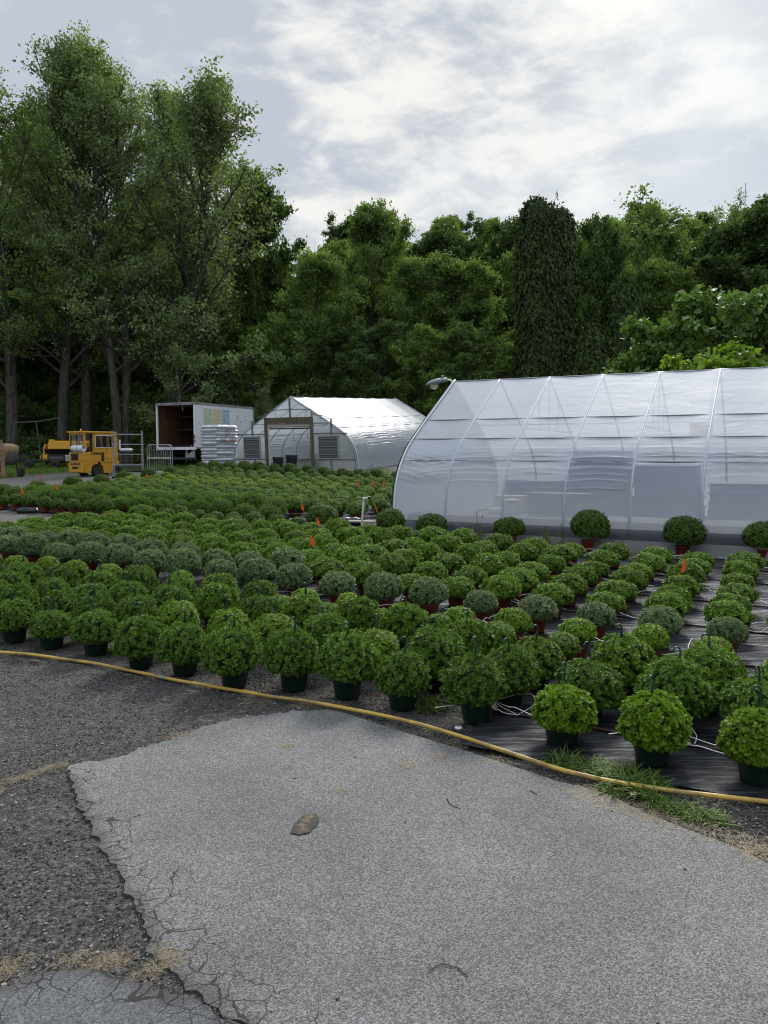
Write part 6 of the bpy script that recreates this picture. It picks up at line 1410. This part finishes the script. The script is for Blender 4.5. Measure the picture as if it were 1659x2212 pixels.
TR = {}
TR['tall_a'] = tree_mesh(3, 27, 4.5, 6.4, M['l_light'], M['bark'], 46, 9, 4, 17, 0.18, 0.36, clump=0.36, bare=0.15, up=(0.5, 1.25))
TR['tall_b'] = tree_mesh(14, 24, 4.5, 5.4, M['l_olive'], M['bark'], 46, 9, 4, 17, 0.17, 0.32, up=(0.75, 1.35), clump=0.36, bare=0.12)
TR['tall_d'] = tree_mesh(15, 25, 5.0, 5.6, M['l_olive'], M['bark'], 48, 9, 4, 17, 0.17, 0.36, up=(0.7, 1.3), clump=0.36, fork=2, bare=0.12)
TR['tall_c'] = tree_mesh(25, 21, 3.4, 5.6, M['l_olive'], M['bark'], 46, 9, 4, 17, 0.17, 0.33, up=(0.7, 1.3), clump=0.34, droop=0.25, lean=(0.03, 0), bare=0.08)
TR['round_light'] = tree_mesh(31, 14, 3.0, 4.2, M['l_light'], M['bark'], 26, 8, 4, 52, 0.20, 0.2, up=(0.3, 1.2), clump=0.36, l2n=0.55)
TR['round_dark'] = tree_mesh(42, 15, 2.5, 4.8, M['l_dark'], M['bark'], 28, 8, 4, 56, 0.24, 0.24, up=(0.2, 1.1), clump=0.36, l2n=0.55)
TR['round_mid'] = tree_mesh(47, 14, 2.5, 4.6, M['l_ash'], M['bark'], 28, 8, 4, 54, 0.22, 0.22, up=(0.2, 1.1), clump=0.36, l2n=0.55)
TR['feather'] = tree_mesh(55, 14, 2.2, 3.5, M['l_light'], M['bark'], 30, 8, 4, 48, 0.17, 0.18, up=(0.7, 1.35), clump=0.36, shape=0.6)
TR['sparse'] = tree_mesh(63, 13, 6.5, 3.8, M['l_light'], M['bark'], 14, 6, 3, 26, 0.20, 0.15, up=(0.7, 1.2), clump=0.42, peak=0.2, bare=0.15)
TR['yellow'] = tree_mesh(77, 14, 3.0, 4.4, M['l_yellow'], M['bark'], 26, 8, 4, 50, 0.20, 0.2, up=(0.3, 1.2), clump=0.36, l2n=0.55)
TR['sapling'] = tree_mesh(88, 9, 1.5, 2.2, M['l_olive'], M['bark_pale'], 14, 5, 3, 40, 0.16, 0.09, up=(0.5, 1.2), clump=0.35)

# crown of layered large leaves
TR['catalpa'] = tree_mesh(91, 7.2, 1.6, 3.9, M['l_catalpa'], M['bark'], 20, 8, 4, 15, 0.22, 0.2, up=(0.1, 1.1), clump=0.30, T=T_HEART, droop=0.45)
TR['catalpa_small'] = tree_mesh(95, 4.6, 1.0, 2.2, M['l_bright'], M['bark'], 14, 7, 3, 13, 0.19, 0.12, up=(0.2, 1.1), clump=0.25, T=T_HEART, droop=0.4)


def vine_tower(seed, H, rf, n=30000, ls=0.24, forks=((0, 0),)):
    """a dead trunk smothered in creeper: a lumpy mass with leaves hanging outward."""
    ng = np.random.RandomState(seed); core = MB(); wood = MB(); P, N = [], []
    wood.tube([(0, 0, -0.3), (0, 0, H * 0.5), (0.2, 0, H * 0.9)], [0.4, 0.3, 0.15], 8)
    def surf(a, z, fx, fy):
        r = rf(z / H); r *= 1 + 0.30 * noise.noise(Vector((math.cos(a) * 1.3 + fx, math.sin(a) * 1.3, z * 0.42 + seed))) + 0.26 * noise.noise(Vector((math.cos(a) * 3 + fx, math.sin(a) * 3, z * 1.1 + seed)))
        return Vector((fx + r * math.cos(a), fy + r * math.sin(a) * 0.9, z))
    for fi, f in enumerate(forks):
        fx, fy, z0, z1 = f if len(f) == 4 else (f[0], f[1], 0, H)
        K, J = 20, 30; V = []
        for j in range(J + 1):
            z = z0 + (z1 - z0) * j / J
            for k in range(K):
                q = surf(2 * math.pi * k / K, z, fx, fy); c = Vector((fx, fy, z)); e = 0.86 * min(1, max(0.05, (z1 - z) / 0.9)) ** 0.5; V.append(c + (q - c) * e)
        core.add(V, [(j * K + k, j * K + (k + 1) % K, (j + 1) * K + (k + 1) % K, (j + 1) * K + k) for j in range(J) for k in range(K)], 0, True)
        m = n // len(forks)
        for _ in range(m):
            a = ng.rand() * 6.283; z = z0 + (z1 - z0) * ng.rand(); q = surf(a, z, fx, fy); e = min(1, max(0.03, (z1 - z) / 0.9)) ** 0.5; c = Vector((fx, fy, z)); q = c + (q - c) * e * (0.92 + 0.14 * ng.rand())
            q += (q - c).normalized() * abs(ng.randn()) * 0.16; q.z += 0.12 * ng.randn(); P.append(q[:]); N.append((math.cos(a), math.sin(a), 0.35 + (1 - e) * 2))
    for q in range(46):                                          # loose strands over the top and down the sides
        a = ng.rand() * 6.283; z = H * (0.25 + 0.72 * ng.rand()); f = forks[q % len(forks)]; p = surf(a, z, f[0], f[1]) + Vector((math.cos(a), math.sin(a), 0)) * 0.15
        up = z > H * 0.85
        for k in range(14):
            P.append((p.x + 0.05 * ng.randn(), p.y + 0.05 * ng.randn(), p.z)); N.append((math.cos(a), math.sin(a), 0.3)); p = p + Vector((0.09 * ng.randn() + 0.03 * math.cos(a), 0.09 * ng.randn(), (0.08 if up and k < 9 else -0.10)))
    P, N = np.array(P), np.array(N); D = N * 0.35 + ng.randn(len(P), 3) * 0.35; D[:, 2] -= 0.85
    V, F = leaves(P, D, norm(N) + ng.randn(len(P), 3) * 0.3, ls * (0.6 + 0.8 * ng.rand(len(P))), *T_HEART)
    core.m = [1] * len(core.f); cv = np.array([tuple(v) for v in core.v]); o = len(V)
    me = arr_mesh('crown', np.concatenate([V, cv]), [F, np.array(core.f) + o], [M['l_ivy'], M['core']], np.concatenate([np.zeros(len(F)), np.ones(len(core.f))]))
    wm = wood.mesh('trunk'); wm.materials.append(M['bark']); return wm, me
def prof_t(t): return 1.75 + 0.0 * t + (0.45 * ss((t - 0.70) / 0.2)) + 0.75 * (1 - min(1, t / 0.3)) ** 1.5
TR['vine_tower'] = vine_tower(7, 16.5, lambda t: (1.55 + 0.6 * (1 - min(1, t / 0.3)) ** 1.5 - 0.35 * ss((t - 0.72) / 0.2)) , 38000, 0.22, forks=((0, 0, 0, 14.6), (-1.0, 0, 1.0, 16.3), (1.1, 0.2, 1.0, 15.8)))
TR['vine_mound'] = vine_tower(17, 9.5, lambda t: 2.3 * (1 - t) ** 0.7 + 0.55, 20000, 0.22)


def plant_tree(key, px, y, top=None, H=None, rz=None, name='tree', label='', group=None, sx=1.0, cat='tree', dz=0.0):
    """stand a tree where the photo shows it: column px, depth y, its tip at picture height top."""
    x = (px - 829.5) / FPX * y * 1.0; z = zt(x, y)
    base = max(v.co.z for v in TR[key][0].vertices) if key not in _TH else _TH[key]; _TH[key] = base
    if top is not None: H = AT(px, top, y).z - z
    s = H / base
    r = empty(name, (x, y, z + dz), rnd.uniform(0, 6.28) if rz is None else rz); r.scale = (s * sx, s * sx, s); tag(r, label, cat, group)
    put('trunk', TR[key][0], r); put('crown', TR[key][1], r); return r
_TH = {}
for k in TR: _TH[k] = max(max(v.co.z for v in TR[k][0].vertices), float(max((c[2] for c in TR[k][1].vertices[0:1] and [TR[k][1].vertices[i].co for i in range(0, len(TR[k][1].vertices), 37)]), default=0)))

BG = 'tall trees at the wood edge on the left'
plant_tree('tall_a', 138, 47, 15, label='tallest broadleaf tree with open top at the far left', group=BG, rz=1.0, sx=0.95)
plant_tree('tall_b', 192, 48, 110, label='tall tree whose slim trunk stands above the spreader', group=BG, rz=2.2)
plant_tree('tall_d', 268, 46, 110, label='double-trunked tall tree behind the shelving cart', group=BG, rz=0.2, sx=1.05)
plant_tree('tall_c', 362, 47, 130, label='tall olive tree with leaning side stem behind the box truck', group=BG, rz=0.0, sx=1.12)
plant_tree('sapling', 398, 46, 640, label='slim pale-barked young tree behind the truck roof', group=BG)
plant_tree('tall_a', 30, 45, 25, label='big broadleaf tree cut by the left edge', group=BG, rz=3.0)
plant_tree('tall_c', 460, 54, 190, label='loose-topped tree leaning right above the truck', group=BG, rz=2.8, sx=0.9)
plant_tree('round_dark', 565, 58, 372, label='dark-limbed tree reaching right over the gap of sky', group=BG, rz=1.5, sx=0.62)
plant_tree('tall_b', 90, 58, 210, label='olive tree behind the tallest one at left', group=BG, rz=4.4)
WD = 'broadleaf trees along the wood edge'
plant_tree('yellow', 505, 62, 520, label='yellow-green tree glowing behind the olive tree', group=WD)
plant_tree('yellow', 120, 66, 240, label='yellow-green tree lit behind the far left trunks', group=WD, sx=0.8)
plant_tree('yellow', 330, 68, 360, label='yellow-green tree showing between the left trunks', group=WD, sx=0.8)
plant_tree('round_light', 648, 52, 535, label='full light green tree left of the small greenhouse peak', group=WD, sx=1.0)
plant_tree('round_mid', 570, 50, 700, label='low green tree just right of the truck', group=WD)
plant_tree('round_light', 795, 60, 440, label='highest light green tree above the small greenhouse', group=WD, rz=1, sx=0.85)
plant_tree('feather', 880, 56, 560, label='pale feathery tree behind the small greenhouse ridge', group=WD, sx=0.95)
plant_tree('feather', 960, 54, 540, label='palest feathery tree above the lamp', group=WD, sx=1.15)
plant_tree('feather', 1045, 55, 560, label='feathery tree touching the left side of the ivy column', group=WD, rz=2, sx=1.1)
plant_tree('round_dark', 700, 48, 700, label='low dark tree behind the small greenhouse peak', group=WD)
plant_tree('round_dark', 800, 47, 690, label='low dark tree above the small greenhouse ridge', group=WD, rz=3)
plant_tree('round_mid', 905, 46, 700, label='low dark green tree left of the lamp', group=WD, rz=4)
plant_tree('round_dark', 1010, 46, 690, label='low dark tree right behind the lamp', group=WD, rz=5)
plant_tree('round_dark', 455, 50, 745, label='low dark tree right behind the truck roof', group=WD, rz=2)
plant_tree('round_mid', 740, 66, 520, label='rounded green tree behind the light green one', group=WD, rz=2)
plant_tree('vine_tower', 1172, 45, 418, sx=0.72, label='tall twin-topped column smothered in ivy', rz=0.1, name='ivy_column', cat='ivy column')
plant_tree('round_mid', 1265, 58, 520, label='green tree peeping right of the ivy column', group=WD, sx=0.8)
plant_tree('round_dark', 1300, 50, 470, label='dark round-topped tree right of the ivy column', group=WD, sx=0.62, rz=1)
plant_tree('vine_mound', 1335, 48, 600, label='lower mound of ivy leaning beside the ivy column', rz=2.0, name='ivy_mound', cat='ivy mound', sx=0.72)
plant_tree('vine_mound', 1265, 45, 700, label='low ivy heap at the foot of the ivy mound', rz=3.0, name='ivy_mound', cat='ivy mound', sx=0.9)
plant_tree('sparse', 1425, 56, 395, label='see-through light tree standing above the catalpa', group=WD, sx=1.05, rz=1)
plant_tree('sparse', 1560, 62, 415, label='small sparse treetop beside the radio mast', group=WD, sx=0.55, rz=3)
plant_tree('round_mid', 1400, 50, 560, label='mid green tree behind the catalpa, left side', group=WD, rz=3)
plant_tree('round_dark', 1500, 52, 500, label='dark broad tree behind the catalpa', group=WD, rz=2, sx=1.1)
plant_tree('round_dark', 1600, 50, 470, label='dark tree near the right edge behind the catalpa', group=WD, rz=4, sx=1.1)
plant_tree('round_dark', 1680, 47, 400, label='darkest tree cut by the right edge', group=WD, rz=5, sx=1.0)
plant_tree('catalpa', 1535, 33, 622, label='big-leaved catalpa rising behind the big greenhouse', rz=0.7, sx=1.12)
plant_tree('catalpa', 1430, 35, 735, label='lower big-leaved tree at the left foot of the catalpa', rz=2.7, sx=1.0)
plant_tree('catalpa_small', 1555, 27.5, 738, label='bright big-leaved young tree just over the greenhouse ridge', rz=0.4, sx=1.15)
plant_tree('vine_mound', 480, 47, 800, label='low ivy heap behind the truck nose', rz=1.0, name='ivy_mound', cat='ivy mound', sx=1.3)
plant_tree('sapling', 578, 46, 822, label='thin young tree with bright leaves beside the small greenhouse', rz=1.0)
plant_tree('round_mid', 300, 56, 560, label='middle-height green tree between the left trunks', group=WD, rz=1)
plant_tree('round_dark', 60, 54, 560, label='dark leafy tree low at the far left', group=WD, rz=2)
plant_tree('round_mid', 170, 57, 600, label='leafy middle-height tree behind the spreader', group=WD, rz=3)
plant_tree('round_dark', 420, 57, 600, label='dark leafy tree filling the gap above the truck', group=WD, rz=4)
plant_tree('round_dark', -60, 47, 480, label='dark tree beyond the left edge above the mixer', group=WD, rz=4)

# the wood behind, one mass up the hill
srcs = [bpy.data.objects.new('wood_tree', joined('wood_tree', TR[k])) for k in ('round_dark', 'round_mid', 'feather')]
pts = []; rg = random.Random(4)
for j, y in enumerate((66, 74, 82, 92, 104, 118)):
    x = -0.62 * y
    while x < 0.62 * y:
        xx, yy = x + rg.uniform(-1.5, 1.5), y + rg.uniform(-2.5, 2.5); s = rg.uniform(0.8, 1.08) * (0.95 if x < 0 else 1.0)
        if -0.19 * y < x < -0.06 * y: s *= 0.78
        pts.append((xx, yy, zt(xx, yy) - 0.5, rg.uniform(0, 6.28), s, rg.choice((0, 0, 0, 1, 1, 2)))); x += 5.2 + y * 0.02
scatter('distant_wood', pts, srcs, label='wood covering the hill behind the greenhouses')
# undergrowth: leafy mounds at the foot of the trees
def mound(seed, mat, R, h, n, ls):
    ng = np.random.RandomState(seed); d = norm(ng.randn(n, 3)); d[:, 2] = np.abs(d[:, 2]); r = 0.75 + 0.3 * ng.rand(n, 1); P = d * r * np.array([R, R, h]) * (1 + 0.25 * np.array([nz3(q, 2.2, seed) for q in d]))[:, None]
    V, F = leaves(P, d * 0.4 + ng.randn(n, 3) * 0.5 + np.array([0, 0, -0.3]), d + ng.randn(n, 3) * 0.35, ls * (0.6 + 0.8 * ng.rand(n)), *T_LEAF); return bpy.data.objects.new('bush', arr_mesh('bush', V, F, [mat]))
bs = [mound(4, M['l_light'], 1.9, 4.2, 5200, 0.2), mound(1, M['l_dark'], 1.6, 1.7, 5200, 0.2), mound(2, M['l_ash'], 1.4, 1.5, 4200, 0.18), mound(3, M['l_olive'], 1.1, 1.1, 3000, 0.14)]
pts = []
for j in range(260):
    px = rg.uniform(-80, 1740); y = 41.5 + 13 * rg.random() + (3 if px < 420 else 2); x = (px - 829.5) / FPX * y
    pts.append((x, y, zt(x, y) - 0.2, rg.uniform(0, 6.28), rg.uniform(0.5, 1.35) * (0.7 + 0.03 * (y - 42)), rg.choice((1, 1, 2, 3))))
for j in range(110):
    px = rg.uniform(-60, 1000); y = rg.uniform(49, 60); x = (px - 829.5) / FPX * y
    pts.append((x, y, zt(x, y) - 0.3, rg.uniform(0, 6.28), rg.uniform(0.6, 1.25), 0))
scatter('undergrowth', pts, bs, label='dark undergrowth at the foot of the wood')
# tall grass beyond the lane
cl = []
for j in range(520):
    px = rg.uniform(-60, 225); py = rg.uniform(984, 1034 - max(0, px) * 0.10) if px < 150 else rg.uniform(984, 998); x, y, _ = G(px, py)
    if y < 60: cl.append((x, y, 0.45, 34, 0.30 if py > 1008 else 0.42, 0.0))
for j in range(150):
    px = rg.uniform(330, 440); py = rg.uniform(1003, 1014); x, y, _ = G(px, py); cl.append((x, y, 0.4, 16, 0.3, 0.0))
for j in range(60):
    px = rg.uniform(780, 840); py = rg.uniform(1012, 1022); x, y, _ = G(px, py); cl.append((x, y, 0.3, 14, 0.2, 0.0))
blades('tall_grass', cl, M['grassblade'], 'tall green grass in front of the spreader and trailer')
# weeds by the greenhouse wall
for i, (px, py, h, lb_) in enumerate(((1033, 1172, 0.5, 'tall weed with two dark seed heads by the greenhouse wall'), (1180, 1185, 0.35, 'small leafy weed by the third greenhouse rib'), (1215, 1190, 0.4, 'curling weed between two ball mums at the wall'), (1585, 1200, 0.3, 'thin dry weed by the wall near the right edge'))):
    x, y, z = G(px, py); r = tag(empty('weed', (x, y, z)), lb_, 'weed'); b = MB()
    for k in range(3): a = k * 2.1; b.tube([(0, 0, 0), (0.03 * math.cos(a), 0.03 * math.sin(a), h * 0.6), (0.07 * math.cos(a), 0.07 * math.sin(a), h * (0.9 + 0.1 * k))], 0.003, 4); b.tube([(0.07 * math.cos(a), 0.07 * math.sin(a), h * (0.9 + 0.1 * k)), (0.075 * math.cos(a), 0.075 * math.sin(a), h * (1.0 + 0.1 * k))], 0.007, 5)
    b.build('stem', M['grassblade'], r); ng = np.random.RandomState(i); n = 26; P = np.stack([ng.randn(n) * 0.03, ng.randn(n) * 0.03, ng.rand(n) * h * 0.7], 1); V, F = leaves(P, ng.randn(n, 3) * np.array([1, 1, 0.3]) + np.array([0, 0, 0.5]), np.tile([0, 0, 1.0], (n, 1)), 0.08 + 0.12 * ng.rand(n), T_LEAF[0] * np.array([1, 0.35, 1]), T_LEAF[1]); put('foliage', arr_mesh('foliage', V, F, [M['grassblade']]), r)
print('objects', len(bpy.data.objects), 'tris', sum(len(m.polygons) for m in bpy.data.meshes))
